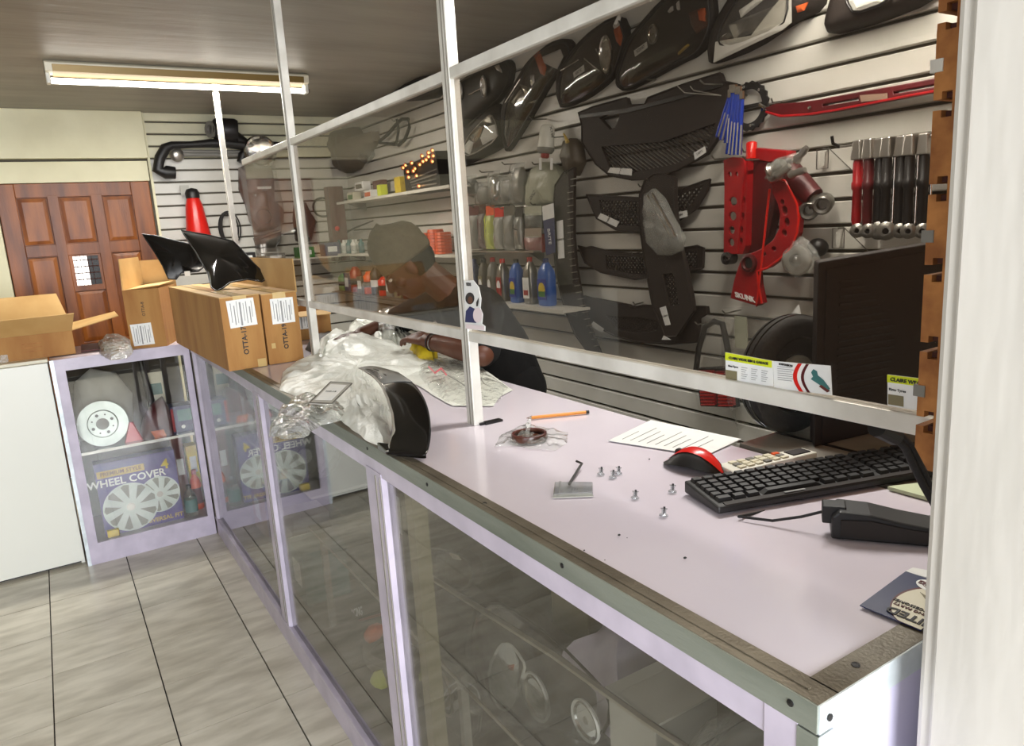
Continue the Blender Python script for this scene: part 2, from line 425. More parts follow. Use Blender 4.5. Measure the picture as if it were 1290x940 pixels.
make('pane', MB().box(.185, .33, YB-.008, YB-.004, 1.275, 1.465), mat('back_pane', (255,250,240), .2, emit=1.6), dr)
gr = MB()
for k in range(4): gr.box(.185, .33, YB-.018, YB-.012, 1.31+k*.042, 1.316+k*.042)
for k in range(5): gr.box(.202+k*.022, .205+k*.022, YB-.018, YB-.012, 1.275, 1.465)
make('grille', gr, 'mdf_dark', dr)
make('door_blind', MB().box(.265, .33, YB-.012, YB-.009, 1.275, 1.465), 'black_plastic', dr)
# left wall, street wall with its shop window and door, the wall end beside the camera
struct('wall_left', MB().box(-2.7, -2.6, -2.3, YB+.1, 0, .9).box(-2.7, -2.6, -2.3, YB+.1, 2.15, ZC).box(-2.7, -2.6, -2.3, -1.9, .9, 2.15).box(-2.7, -2.6, .1, YB+.1, .9, 2.15), 'side_wall')
struct('window_1', MB().box(-2.67, -2.63, -1.9, -1.85, .9, 2.15).box(-2.67, -2.63, .05, .1, .9, 2.15).box(-2.67, -2.63, -.93, -.87, .9, 2.15)
       .box(-2.67, -2.63, -1.9, .1, .9, .95).box(-2.67, -2.63, -1.9, .1, 2.1, 2.15).box(-2.66, -2.64, -1.9, .1, 1.5, 1.53), 'alu_white')
struct('wall_front', MB().box(-2.7, -1.5, -2.4, -2.3, 0, ZC).box(1.2, XW+.1, -2.4, -2.3, 0, ZC).box(-1.5, 1.2, -2.4, -2.3, 2.2, ZC).box(-.1, 1.2, -2.4, -2.3, 0, .8), 'side_wall')
fw = MB()
for x in (-1.5, -.78, -.12, .55, 1.15): fw.box(x, x+.05, -2.38, -2.34, 0 if x < 0 else .8, 2.2)
fw.box(-1.5, 1.2, -2.38, -2.34, 2.15, 2.2).box(-1.5, 1.2, -2.38, -2.34, 1.45, 1.48).box(-1.5, 1.2, -2.38, -2.34, .8, .85)
struct('window_2', fw, 'alu_white')
struct('wall_near', MB().box(.679, XW+.14, -.25, .352, 0, ZC), 'pillar_wall', bevel=.006)
struct('trim_6', MB().box(.675, .70, -.24, .337, 0, ZC), 'pillar_wall', bevel=.003)
struct('trim_7', MB().box(.76, XW, .352, .374, 1.25, ZC), 'mdf')
struct('wall_side', MB().box(XW, XW+.14, -2.3, .3, 0, ZC), 'cream_wall')
struct('pavement', MB().box(-9, 9, -9, -2.4, -.2, -.02), 'outside_ground')
# cut end of the slatted board screwed to the near wall
def board_prof():
    P = [(.410, 1.258)]; k = 0; z = 1.2
    zz = [Z0+PITCH_S*k for k in range(-9, 5)]
    for z in zz:
        if z < 1.275 or z > ZC-.03: continue
        P += [(.410, z-.005), (.402, z-.005), (.402, z-.012), (.392, z-.012), (.392, z+.012), (.402, z+.012), (.402, z+.005), (.410, z+.005)]
    return P + [(.410, ZC-.002), (.375, ZC-.002), (.375, 1.235), (.395, 1.235)]
pf = board_prof()
me = curve_mesh([pf], XW-.757); mb = MB(); 
mb.v = [Vector((.757 + v.co.z+(XW-.757)/2, v.co.x, v.co.y)) for v in me.vertices]; mb.f = [tuple(p.vertices) for p in me.polygons]
bd = struct('wall_near_board', mb, 'mdf')
for z in [Z0+PITCH_S*k for k in range(-9, 5)]:
    if 1.275 < z < ZC-.03: make('slot_shade', MB().box(.765, XW, .3925, .4015, z-.0115, z-.006).box(.765, XW, .3925, .4015, z+.006, z+.0115), 'mdf_dark', bd)  # dark fill that paints the shade inside the hollow slot arms
for z in (1.32, 1.48, 1.642):
    make('edge_clip', MB().box(.7555, .762, .402, .414, z-.006, z+.006), 'grey_plastic' if z < 1.6 else 'alu_white', bd)

# ------------------------------------------------------------------ fluorescent lights
def tube_fixture(x0, x1, y, z, label, cat, group=None, power=0):
    t = thing('ceiling_light', label, cat, ((x0+x1)/2, y, ZC))
    prof = [(y-.035, ZC), (y-.055, ZC-.012), (y-.05, ZC-.05), (y-.02, ZC-.058), (y+.02, ZC-.058), (y+.05, ZC-.05), (y+.055, ZC-.012), (y+.035, ZC)]
    make('housing', MB().prism([(x0, a, b) for a, b in prof], (x1-x0, 0, 0)), 'cream_plastic', t, bevel=.003)
    make('reflector', MB().prism([(x0+.03, y-.052, ZC-.045), (x0+.03, y-.058, ZC-.02), (x0+.03, y-.062, ZC-.021), (x0+.03, y-.056, ZC-.052), (x0+.03, y, ZC-.066), (x0+.03, y, ZC-.06)], (x1-x0-.06, 0, 0)), mat('lamp_gold', (120,98,50), .4, .3) if 'lamp_gold' not in M else 'lamp_gold', t)
    for x in (x0, x1-.018):
        e = make('socket', MB().box(x, x+.018, y-.03, y+.03, ZC-.10, ZC-.01), 'white_plastic', t, bevel=.004)
        make('pin_cap', MB().cyl((x+.002, y, ZC-.085), (x+.03, y, ZC-.085), .012), 'steel', e)
    make('tube', MB().cyl((x0+.02, y, ZC-.085), (x1-.02, y, ZC-.085), .0135, n=14), 'tube_light', t, smooth=True)
    l = area('tube_lamp', ((x0+x1)/2, y, ZC-.11), (0, 0, 0), x1-x0, .05, power, (1, .97, .90)); l.parent = t; l.location = (0, 0, -.11)
    return t
tube_fixture(.16, 1.40, 4.22, ZC, 'long cream ceiling light with one bare glowing tube, above the door side of the shop', 'ceiling light', power=34)
tube_fixture(1.15, 2.0, 1.25, ZC, 'short bare-tube ceiling light above the space behind the counter, out of sight in the photo', 'ceiling light', power=17)

# ------------------------------------------------------------------ display counter (long) and low showcase (left)
ct = thing('display_counter', 'long glass-fronted counter with lilac frame, ribbed metal edges and glossy lilac top', 'counter', (.85, 2.2, 0))
Y0c, Y1c, XB = .385, 3.94, 1.135
# the glossy top slab
make('countertop', MB().box(CX+.003, XB, Y0c+.003, 4.36, CT-.03, CT-.002), 'laminate', ct)
make('top_trim', MB().box(CX, CX+.032, Y0c, 4.36, CT-.003, CT).box(CX+.012, CX+.016, Y0c+.02, 4.3, CT-.001, CT+.0015), 'rim_top', ct)
make('front_trim', MB().box(CX-.002, CX+.001, Y0c, Y1c, CT-.032, CT-.0005), 'aluminium', ct)
make('end_top_trim', MB().box(CX+.03, XB, Y0c, Y0c+.032, CT-.003, CT), 'rim_top', ct)
make('end_trim', MB().box(CX, XB, Y0c-.002, Y0c+.001, CT-.032, CT-.0005), 'alu_lit', ct)
make('corner_trim', MB().box(CX-.0025, CX+.001, Y0c-.002, Y0c+.022, 0, CT-.034), 'aluminium', ct)
make('corner_trim', MB().box(CX-.001, CX+.022, Y0c-.0028, Y0c+.001, 0, CT-.034), 'alu_lit', ct)
# lilac frame members
make('top_rail', MB().box(CX, CX+.03, Y0c+.06, Y1c, CT-.068, CT-.03), 'lilac_frame', ct)
make('base_rail', MB().box(CX, CX+.03, Y0c+.02, Y1c, 0, .095).box(CX-.004, CX+.002, Y0c+.02, Y1c, .088, .098), 'lilac_frame', ct)
make('front_post', MB().box(CX-.0015, CX+.04, Y0c+.022, Y0c+.062, 0, CT-.0325), 'lilac_frame', ct)
for y in (1.53, 2.62):
    p = make('front_post', MB().box(CX-.002, CX+.03, y-.045, y+.045, .09, CT-.06), 'lilac_frame', ct)
    make('post_groove', MB().box(CX-.004, CX, y-.016, y-.011, .1, CT-.07).box(CX-.004, CX, y-.04, y-.037, .1, CT-.07), 'alu_groove', p)
p = make('front_post', MB().box(CX-.002, CX+.028, Y1c-.05, Y1c-.005, .09, CT-.06), 'lilac_frame', ct)
make('post_groove', MB().box(CX-.0045, CX-.001, Y1c-.031, Y1c-.023, .1, CT-.07), 'groove', p)
for a, b in ((Y0c+.062, 1.485), (1.575, 2.575), (2.665, Y1c-.05)):
    make('glass_pane', MB().box(CX+.012, CX+.016, a, b, .095, CT-.065), 'case_glass', ct)
make('end_panel', MB().box(CX+.02, XB, Y0c, Y0c+.016, 0, CT-.03), mat('end_lilac', (206,202,226), .35), ct)
make('back_panel', MB().box(XB-.02, XB, Y0c+.016, 4.36, .05, CT-.03), 'interior', ct)
make('base_panel', MB().box(CX+.03, XB-.02, Y0c+.016, 4.36, .05, .085), 'interior', ct)
make('inner_shelf', MB().box(CX+.16, XB-.02, 2.66, 4.36, .53, .54), 'curtain_grey', ct)
make('inner_upright', MB().box(CX+.04, CX+.075, 1.42, 1.46, .085, CT-.03), 'khaki', ct)
make('far_end_panel', MB().box(CX+.005, XB, 4.345, 4.36, 0, CT-.03), 'interior', ct)
for y in (.415, .80, 1.24, 1.55, 2.05, 2.9):
    make('screw', MB().lathe((CX-.002, y, CT-.014), (-1,0,0), [(.004,0),(.004,.0012),(0,.002)], 8), 'black_plastic', ct)
for x, y in ((CX+.016, 1.05), (CX+.016, 1.9), (.60+.05, Y0c+.016)):
    make('screw', MB().lathe((x, y, CT+.0003), (0,0,1), [(.0045,0),(.0045,.001),(0,.0016)], 8), 'black_plastic', ct)
make('screw', MB().lathe((CX+.014, Y0c-.003, CT-.018), (0,-1,0), [(.004,0),(.004,.0012),(0,.002)], 8), 'black_plastic', ct)

ls = thing('low_showcase', 'low glass showcase with lilac frame standing across the end of the counter', 'showcase', (.27, 4.15, 0))
LX0, LX1, LY0, LY1, LZ = -.035, CX-.006, 3.945, 4.40, 1.02
make('frame_post', MB().box(LX0+.014, LX0+.055, LY0+.001, LY0+.03, .105, LZ-.055), 'lilac_frame', ls)
make('frame_edge', MB().box(LX0-.002, LX0+.014, LY0-.003, LY0+.02, 0, LZ), 'alu_lit', ls)
make('frame_post', MB().box(LX1-.03, LX1, LY0+.001, LY0+.03, .105, LZ-.055), 'lilac_frame', ls)
make('top_rail', MB().box(LX0, LX1, LY0, LY0+.03, LZ-.055, LZ), 'lilac_frame', ls)
make('base_rail', MB().box(LX0, LX1, LY0, LY0+.03, 0, .105), 'lilac_frame', ls)
make('top_panel', MB().box(LX0, LX1, LY0+.03, LY1, LZ-.006, LZ), 'laminate', ls)
make('glass_pane', MB().box(LX0+.055, LX1-.03, LY0+.01, LY0+.014, .105, LZ-.055), 'case_glass', ls)
make('shelf', MB().box(LX0+.02, LX1-.01, LY0+.03, LY1-.02, .545, .553), 'pet', ls)
make('shelf_edge', MB().box(LX0+.05, LX1-.02, LY0+.026, LY0+.03, .543, .556), 'chrome_dull', ls)
make('bottom_panel', MB().box(LX0, LX1, LY0+.03, LY1, .06, .10), 'lilac_frame', ls)
make('back_panel', MB().box(LX0, LX1, LY1-.012, LY1, .1, LZ-.006), 'interior', ls)
make('side_panel', MB().box(LX0, LX0+.012, LY0+.03, LY1, .1, LZ-.006), 'lilac_frame', ls)
# the plain white cabinet to its left
wc = thing('white_cabinet', 'plain white counter cabinet at the left edge of the photo, below the open carton', 'cabinet', (-.9, 4.2, 0))
make('front_board', MB().box(-1.75, -.045, 4.0, 4.018, .015, LZ-.015), 'white_plastic', wc, bevel=.003)
make('top_board', MB().box(-1.75, -.042, 3.995, 4.5, LZ-.012, LZ+.004), 'cream_plastic', wc, bevel=.003)
make('side_board', MB().box(-.062, -.046, 4.018, 4.48, .0, LZ-.014), 'white_plastic', wc)
make('plinth', MB().box(-1.7, -.06, 4.03, 4.06, 0, .03), 'black_plastic', wc)
# desk behind the near end of the counter
dk = thing('back_desk', 'grey laminate desk surface behind the near end of the counter, under the dark computer case', 'desk', (1.6, .68, 0))
make('desktop', MB().box(XB+.02, 2.10, .40, .985, CT-.03, CT-.001), 'desk_grey', dk)
make('desk_strip', MB().box(1.262, 1.272, .41, .98, CT-.0012, CT+.0004), 'black_plastic', dk)
for x, y in ((1.2, .45), (1.2, .93), (2.05, .45), (2.05, .93)): make('leg', MB().box(x-.02, x+.02, y-.02, y+.02, 0, CT-.03), 'steel', dk)

# ------------------------------------------------------------------ partition of posts, rails and panes
PX = .83
pt = thing('counter_partition', 'white aluminium screen of posts and rails holding glass panes above the counter', 'partition', (PX, 2.3, CT-.002))
def post(x, y, z0, z1, w=.034):
    o = make('post', MB().box(x-.013, x+.013, y-w/2, y+w/2, z0, z1), 'alu_white', pt, bevel=.002)
    make('post_groove', MB().box(x-.0145, x-.0125, y-.004, y+.0005, z0+.002, z1-.002).box(x-.0145, x-.0125, y-w/2+.003, y-w/2+.005, z0+.002, z1-.002), 'alu_groove', o)
    return o
post(PX, 1.515, CT-.002, ZC, .036); post(PX, 2.735, CT-.002, ZC, .036); post(.915, 4.235, CT-.002, ZC, .03)
make('foot_bracket', MB().box(PX-.0, PX+.05, 1.49, 1.497, CT-.002, CT+.004).box(PX+.012, PX+.06, 1.485, 1.505, CT-.002, CT+.003), 'black_plastic', pt)
zb, zt = 1.262, 1.845
for a, b in ((.412, 1.498), (1.533, 2.718), (2.752, 3.46)):
    make('bottom_rail', MB().box(PX-.012, PX+.012, a, b, zb-.012, zb+.012), 'alu_white', pt, bevel=.002)
    make('top_rail', MB().box(PX-.012, PX+.012, a, b, zt-.012, zt+.012), 'alu_white', pt, bevel=.002)
    make('glass_pane', MB().box(PX-.002, PX+.002, a+.002, b-.002, zb+.012, zt-.012), 'pane_glass', pt)

# ------------------------------------------------------------------ cartons on the counter and showcase
def carton(name, label, c, size, rot, open_top=False, flaps=(), group=None, tapef=True):
    """c = centre of base; rot about z; flaps: (side, length, angle from vertical outward)"""
    t = thing(name, label, 'box', c, group); R = Matrix.Rotation(rot, 3, 'Z'); c = Vector(c); sx, sy, sz = size; w = .004
    def tr(mb):
        mb.v = [c + R @ v for v in mb.v]; return mb
    b = MB().box(-sx/2, sx/2, -sy/2, -sy/2+w, 0, sz).box(-sx/2, sx/2, sy/2-w, sy/2, 0, sz).box(-sx/2, -sx/2+w, -sy/2+w, sy/2-w, 0, sz).box(sx/2-w, sx/2, -sy/2+w, sy/2-w, 0, sz).box(-sx/2+w, sx/2-w, -sy/2+w, sy/2-w, 0, w)
    make('box_body', tr(b), 'cardboard', t)
    if not open_top:
        make('top_flap', tr(MB().box(-sx/2, -.001, -sy/2, sy/2, sz, sz+.004)), 'cardboard_pale', t)
        make('top_flap', tr(MB().box(.001, sx/2, -sy/2, sy/2, sz+.001, sz+.005)), 'cardboard_pale', t)
        make('tape_strip', tr(MB().box(-.024, .024, -sy/2, sy/2, sz+.0052, sz+.0058).box(-.024, .024, -sy/2-.0008, -sy/2, sz-.06, sz+.005)), 'tape', t)
    for side, ln, ang, e0, e1 in flaps:
        ca, sa = math.cos(ang), math.sin(ang)
        d = {'l': (-1,0), 'r': (1,0), 'f': (0,-1), 'b': (0,1)}[side]
        if side in 'lr':
            x = d[0]*sx/2; p = [(x, -sy/2, sz), (x, sy/2, sz), (x+d[0]*sa*ln, sy/2+e1, sz+ca*ln), (x+d[0]*sa*ln, -sy/2+e0, sz+ca*ln)]
        else:
            y = d[1]*sy/2; p = [(-sx/2, y, sz), (sx/2, y, sz), (sx/2+e1, y+d[1]*sa*ln, sz+ca*ln), (-sx/2+e0, y+d[1]*sa*ln, sz+ca*ln)]
        n = (Vector(p[1])-Vector(p[0])).cross(Vector(p[3])-Vector(p[0])).normalized()*.004
        make('flap', tr(MB().prism(p, n)), 'cardboard_pale', t)
    def on_front(x0, x1, z0, z1, d=.0006): return tr(MB().box(x0, x1, -sy/2-.001-d, -sy/2-.001, z0, z1))
    return t, tr, on_front, R, c
def shipping_label(t, tr, sx, sy, x0, x1, z0, z1, skew=0):
    y = -sy/2-.0016
    p = [(x0, y, z0), (x1, y, z0+skew), (x1-skew, y, z1+skew), (x0-skew, y, z1)]
    l = make('shipping_label', tr(MB().prism(p, (0, .0008, 0))), 'paper', t)
    mb = MB(); wd = x1-x0
    for f, a, b, th in ((.12,.2,.9,.0012),(.24,.1,.8,.0018),(.34,.15,.95,.001),(.46,.05,.9,.003),(.58,.2,.85,.001),(.68,.1,.9,.0014),(.80,.1,.7,.002),(.88,.3,.9,.001)):
        mb.box(x0+wd*f-th-skew*.5, x0+wd*f+th-skew*.5, y-.0006, y-.0002, z0+(z1-z0)*a+skew*f, z0+(z1-z0)*b+skew*f)
    make('print_lines', tr(mb), 'grey_ink', l)
    return l
# the two long cartons standing across the far end of the long counter
t, tr, of, R, c = carton('long_carton', 'long brown carton overhanging the counter edge, black panel sticking out of it', (.575, 3.30, CT), (.140, 1.03, .265), math.radians(1.5))
shipping_label(t, tr, .140, 1.03, -.045, .052, .155, .255, .004)

text('stamp', 'OTTA-17', .026, c + R @ Vector((0.0, -.5175, .105)), R @ Vector((0, 0, 1)), R @ Vector((-1, 0, 0)), 'ink', t, bold=True)
make('tape_patch', tr(MB().box(.035, .066, -.5165, -.5155, .0, .03)), 'tape', t)
t, tr, of, R, c = carton('long_carton', 'long brown carton with a raised flap, between the first long carton and the partition post', (.724, 3.31, CT), (.132, 1.03, .262), math.radians(1.0), flaps=(('r', .125, 0, 0, -.05),))
shipping_label(t, tr, .132, 1.03, -.036, .050, .150, .245, 0)
text('stamp', 'OTTA-19', .024, c + R @ Vector((0.005, -.5175, .10)), R @ Vector((0, 0, 1)), R @ Vector((-1, 0, 0)), 'ink', t, bold=True)
make('tape_patch', tr(MB().box(-.05, -.035, -.5165, -.5155, .06, .08)), 'tape', t)
# small carton standing on the showcase
t, tr, of, R, c = carton('small_carton', 'small brown carton with an open flap, standing on the low showcase', (.450, 4.13, LZ), (.165, .34, .285), math.radians(-22), open_top=True,
    flaps=(('l', .15, .0, .02, -.02), ('b', .13, .0, -.0, 0)))
t['label'] = 'small brown carton with an open flap, standing on the low showcase'
make('top_flap', tr(MB().prism([(-.079, -.150, .282), (.083, -.162, .296), (.083, .12, .300), (-.079, .12, .286)], (0,0,.004))), 'cardboard_pale', t)
shipping_label(t, tr, .165, .34, -.068, .028, .012, .118, .004)
text('stamp', 'OTTA-8', .020, c + R @ Vector((0.0, -.1725, .19)), R @ Vector((0, 0, 1)), R @ Vector((-1, 0, 0)), 'ink', t)
# open carton on the white cabinet
t, tr, of, R, c = carton('open_carton', 'wide open brown carton with splayed flaps on the white cabinet at the left edge', (-.22, 4.27, LZ+.004), (.60, .40, .115), math.radians(-1), open_top=True,
    flaps=(('f', .115, .75, .0, .02), ('b', .16, .25, .02, -.04), ('r', .21, 1.35, .0, -.12)))
make('tape_patch', tr(MB().box(-.12, .03, -.2016, -.2005, .0, .035)), 'clear_film', t)
for k in range(3): make('print_mark', tr(MB().box(.09, .17, -.2014, -.2005, .07-.018*k, .073-.018*k)), 'mdf', t)
make('packing_paper', tr(MB().dome(densify([(-.25,-.15,.09), (.2,-.15,.09), (.25,.15,.09), (-.25,.15,.09)], .05), (0,0,1), .03, nz=.02, nf=14)), 'paper', t)
# a thin dark flat tray behind the open carton
t = tag(make('cardboard_sheet', MB().prism([(.10, 4.12, LZ+.002), (.24, 4.09, LZ+.002), (.25, 4.38, LZ+.002), (.11, 4.38, LZ+.002)], (0, 0, .006)), mat('maroon', (92, 34, 28), .5)), 'thin maroon sheet lying flat between the open carton and the small carton', 'sheet')

# ------------------------------------------------------------------ glossy black body panels standing in the cartons
def shell_panel(name, label, pts, nrm, th, rim=True, cat='car part', tip=None):
    t = thing(name, label, cat, sum((Vector(p) for p in pts), Vector())/len(pts))
    P = [Vector(p) for p in densify(pts, .03)]
    make('panel', MB().dome(P, nrm, th, rings=5, back=.004, flat=.8), 'black_gloss', t, smooth=True)
    if rim: make('edge_lip', MB().tube(P, .003, 6, closed=True), 'black_plastic', t, smooth=True)
    return t
ct1 = lambda pts, y: [at(1, y, u, v) for u, v in pts]
def skewed(pts, ys): return [at(1, y, u, v) for (u, v), y in zip(pts, ys)]
t = shell_panel('black_trim_panel', 'glossy black pointed trim panel with bright highlights, leaning behind the larger black panel',
    skewed([(179,295),(196,297),(228,305),(252,310),(262,332),(250,342),(228,344),(222,352),(212,351),(205,335),(195,318)], [3.95,3.93,3.9,3.88,3.85,3.84,3.84,3.84,3.84,3.86,3.92]), (-.25,-1,.5), .016)
make('clip_tab', MB().box(*[v for a, b in zip(at(1,3.83,236,345)-Vector((.012,.004,.010)), at(1,3.83,236,345)+Vector((.012,.004,.012))) for v in (a, b)]), 'paper', t)
t = shell_panel('black_trim_panel', 'large matt-black pointed trim panel standing in the overhanging long carton',
    skewed([(228,290),(262,296),(294,304),(304,314),(318,330),(338,350),(330,355),(312,352),(290,356),(282,362),(273,367),(266,362),(262,345),(247,318)], [3.6,3.5,3.42,3.38,3.3,3.22,3.2,3.2,3.2,3.18,3.16,3.2,3.3,3.45]), (-.15,-1,.35), .02)
t.children[0].data.materials[0] = M['black_plastic']

# ------------------------------------------------------------------ crumpled films and bags
def sheet(name, label, pts, h, mt, z=CT, nz=.02, nf=14, cat='bag', rings=9, parent=None, flat=.45, sub=.015, c=None, group=None, orient=(0,0,1)):
    P = densify(pts, sub); mb = MB().dome(P, orient, h, rings=rings, nz=nz, nf=nf, flat=flat, c=c)
    for v in mb.v:
        e = noise.ridged_multi_fractal(v*nf*.8, 1.0, 2.0, 3, 1.0, 2.0) if h > .01 else 0
        v.z += (e-1)*nz*.25
        if z is not None and v.z < z+.001: v.z = z+.001+abs(noise.noise(v*30))*.001
    if parent is not None: return make(name, mb, mt, parent, smooth=True)
    return tag(make(name, mb, mt, smooth=True), label, cat, group)
top = lambda pts, z=CT: [at(2, z, u, v) for u, v in pts]
sheet('clear_bag', 'crumpled clear plastic bag on the low showcase beside the small carton', top([(123,437),(132,428),(150,427),(166,433),(168,444),(160,452),(140,454),(127,448)], LZ+.003), .05, 'bag_film', z=LZ, nz=.012, nf=26)
bt = thing('white_plastic_bag', 'big crumpled white plastic bag spread over the counter in front of the person', 'bag', at(2, CT, 460, 470))
sheet('bag_sheet', '', top([(352,492),(356,470),(372,458),(398,444),(412,436),(420,430),(445,432),(480,430),(505,432),(540,446),(556,456),(540,466),(505,478),(497,500),(494,530),(492,556),(484,566),(462,556),(430,532),(404,514),(380,502)]), .034, 'white_bag', nz=.015, nf=20, parent=bt, rings=16, sub=.012)
sheet('bag_fold', '', top([(404,452),(402,434),(414,424),(436,428),(470,436),(500,440),(520,450),(470,462),(430,462)], CT+.0), .065, 'white_bag', nz=.016, nf=20, parent=bt, rings=12, flat=.6)
sheet('bag_handle', '', top([(436,426),(440,414),(456,412),(476,410),(490,416),(500,420),(530,434),(530,444),(490,444),(456,440)]), .065, 'white_bag', nz=.034, nf=28, parent=bt, rings=9, flat=.7)
lp = [at(2, CT+.045, u, v) for u, v in [(357,470),(352,485),(356,497),(370,503)]]
make('bag_roll', MB().tube([at(2, CT+.04, u, v) for u, v in [(404,448),(405,438),(408,430),(416,424),(426,424),(436,432)]], [.006,.012,.016,.016,.012,.006], 8), 'white_bag', bt, smooth=True)
sheet('clear_bag', 'clear crumpled film hanging over the counter edge below the white bag', top([(340,548),(352,520),(372,505),(400,500),(430,508),(446,520),(430,530),(405,536),(388,548),(362,556)]), .03, 'bag_film', z=None, nz=.022, nf=22)
t = sheet('clear_bag', 'flat clear bag of printed film between the black curved trim and the partition post', top([(520,448),(560,452),(596,462),(640,488),(628,508),(600,514),(560,506),(540,490),(525,470)]), .020, 'thin_film', nz=.016, nf=26)
make('print_mark', MB().tube([at(2,CT+.03,*p) for p in ((540,462),(548,470),(556,464),(562,472))], .003, 5), 'pink', t)
make('seam', MB().tube([at(2,CT+.026,*p) for p in ((556,468),(580,482),(604,500))], .0016, 5), 'grey_plastic', t)
sheet('bag_apron', '', top([(498,446),(540,446),(566,450),(598,458),(622,474),(646,492),(630,500),(622,512),(596,512),(570,512),(548,500),(530,488),(508,478)]), .008, 'white_bag', nz=.010, nf=30, parent=bt, rings=9)
sheet('clear_bag', 'glittering clear film heap in front of the hand on the white bag', top([(474,424),(482,410),(500,406),(512,412),(516,424),(500,436),(484,436)], CT+.02), .11, 'bag_film', z=None, nz=.025, nf=30)
tag(make('yellow_cloth', MB().dome(densify(top([(517,447),(526,441),(540,443),(552,450),(546,457),(528,457)]), .008), (0,0,1), .035, nz=.014, nf=45, rings=6).v and MB().dome([p+Vector((0,0,.03)) for p in densify(top([(517,449),(526,443),(540,445),(552,452),(546,459),(528,459)]), .008)], (0,0,1), .035, nz=.014, nf=45, rings=6, back=.03), 'yellow', smooth=True), 'small bright yellow crumpled cloth below the hand of the person', 'cloth')
# label card in the plastic wrap
t = thing('printed_card', 'small printed card tilted on the white bag, framed in grey', 'card', at(2, CT+.06, 418, 500))
q4 = [at(2, CT+.055, *p) for p in ((390,509),(417,488),(444,490),(418,510))]; q4[1].z += .012; q4[2].z += .012
make('card', MB().prism(q4, (0,0,.003)), 'curtain_grey', t); make('card_edge', MB().tube([q+Vector((0,0,.003)) for q in q4], .0018, 6, closed=True), 'steel', t)
cc = sum(q4, Vector())/4
make('picture', MB().prism([cc+(q-cc)*.75+Vector((0,0,.004)) for q in q4], (0,0,.0006)), 'paper', t)
text('print', 'HC-12', .012, cc+Vector((0,0,.006)), q4[3]-q4[0], q4[1]-q4[0], 'ink', t)
tag(make('black_strap', MB().prism([p+Vector((0,0,0)) for p in top([(370,464),(384,460),(398,460),(396,465),(380,468),(372,468)])], (0,0,.012)), 'black_plastic'), 'short black strap poking out of the upper left of the white bag', 'strap')
# carton behind the post
t, tr, of, R, c = carton('low_carton', 'low brown carton behind the far partition post, opened towards the person', (1.02, 3.47, CT), (.20, .30, .13), math.radians(-12), open_top=True, flaps=(('f', .05, 1.9, 0, 0), ('l', .05, 1.2, 0, 0)))
shipping_label(t, tr, .20, .30, -.08, .03, .05, .12)
tag(make('black_tool_pouch', MB().dome(densify(top([(384,440),(392,430),(412,424),(432,424),(440,432),(424,442),(400,448)]), .015), (0,0,1), .045, nz=.012, nf=25, rings=5, back=0), 'black_plastic', smooth=True), 'small black pouch on the counter at the foot of the far partition post', 'pouch')

# ------------------------------------------------------------------ black curved trim on the counter
t = thing('curved_trim', 'glossy black curved trim piece with a grey upper end, propped on the counter edge', 'car part', at(2, CT, 520, 540))
Lp = [(452,466,.10),(468,474,.10),(480,487,.095),(488,505,.08),(494,525,.06),(496,545,.04),(492,560,.02),(487,572,.008)]
Rp = [(482,466,.105),(504,472,.105),(522,484,.10),(534,500,.085),(541,518,.065),(544,540,.045),(543,560,.025),(538,578,.008)]
mb = MB(); n = len(Lp); W_ = 6; 
for (a, b, ha), (c2, d, hb) in zip(Lp, Rp):
    p = at(2, CT+ha, a, b); q = at(2, CT+hb, c2, d)
    for k in range(W_+1): f = k/W_; mb.v.append(p.lerp(q, f)+Vector((0,0,.005*math.sin(PI*f))))
for i in range(n-1):
    for k in range(W_): mb.f.append((i*(W_+1)+k, i*(W_+1)+k+1, (i+1)*(W_+1)+k+1, (i+1)*(W_+1)+k))
def solid(mb, th):
    N = len(mb.v); 
    return mb
o = make('trim_face', mb, 'black_gloss', t, smooth=True, recalc=False); sm = o.modifiers.new('s', 'SOLIDIFY'); sm.thickness = .006; sm.offset = -1; sb = o.modifiers.new('sub', 'SUBSURF'); sb.levels = 2; sb.render_levels = 2
def strip(L, Rr, i0, i1, f0, f1, dz):
    m2 = MB(); rows = []
    for (a, b, ha), (c2, d, hb) in list(zip(L, Rr))[i0:i1]:
        p = at(2, CT+ha, a, b); q = at(2, CT+hb, c2, d); row = []
        for k in range(5):
            f = f0+(f1-f0)*k/4; row.append(p.lerp(q, f)+Vector((0,0,.005*math.sin(PI*f)+dz)))
        rows.append(row)
    for r_ in rows: m2.v += r_
    for i in range(len(rows)-1):
        for k in range(4): m2.f.append((i*5+k, i*5+k+1, (i+1)*5+k+1, (i+1)*5+k))
    return m2
for nm, i0, i1, f0, f1, mt in (('grey_end', 0, 3, .06, .94, 'grey_plastic'), ('foil_strip', 0, n, -.02, .05, 'alu_groove')):
    o = make(nm, strip(Lp, Rp, i0, i1, f0, f1, .0045), mt, t, smooth=True, recalc=False); sm = o.modifiers.new('s', 'SOLIDIFY'); sm.thickness = .0015
a, b = at(2, CT+.004, 487, 574), at(2, CT+.004, 538, 579)
make('trim_foot', MB().hexa([a, b, b+Vector((-.01,.05,0)), a+Vector((-.0,.05,0))], [a+Vector((0,.0,.012)), b+Vector((0,0,.012)), b+Vector((-.01,.05,.02)), a+Vector((0,.05,.02))]), 'black_gloss', t, bevel=.003)

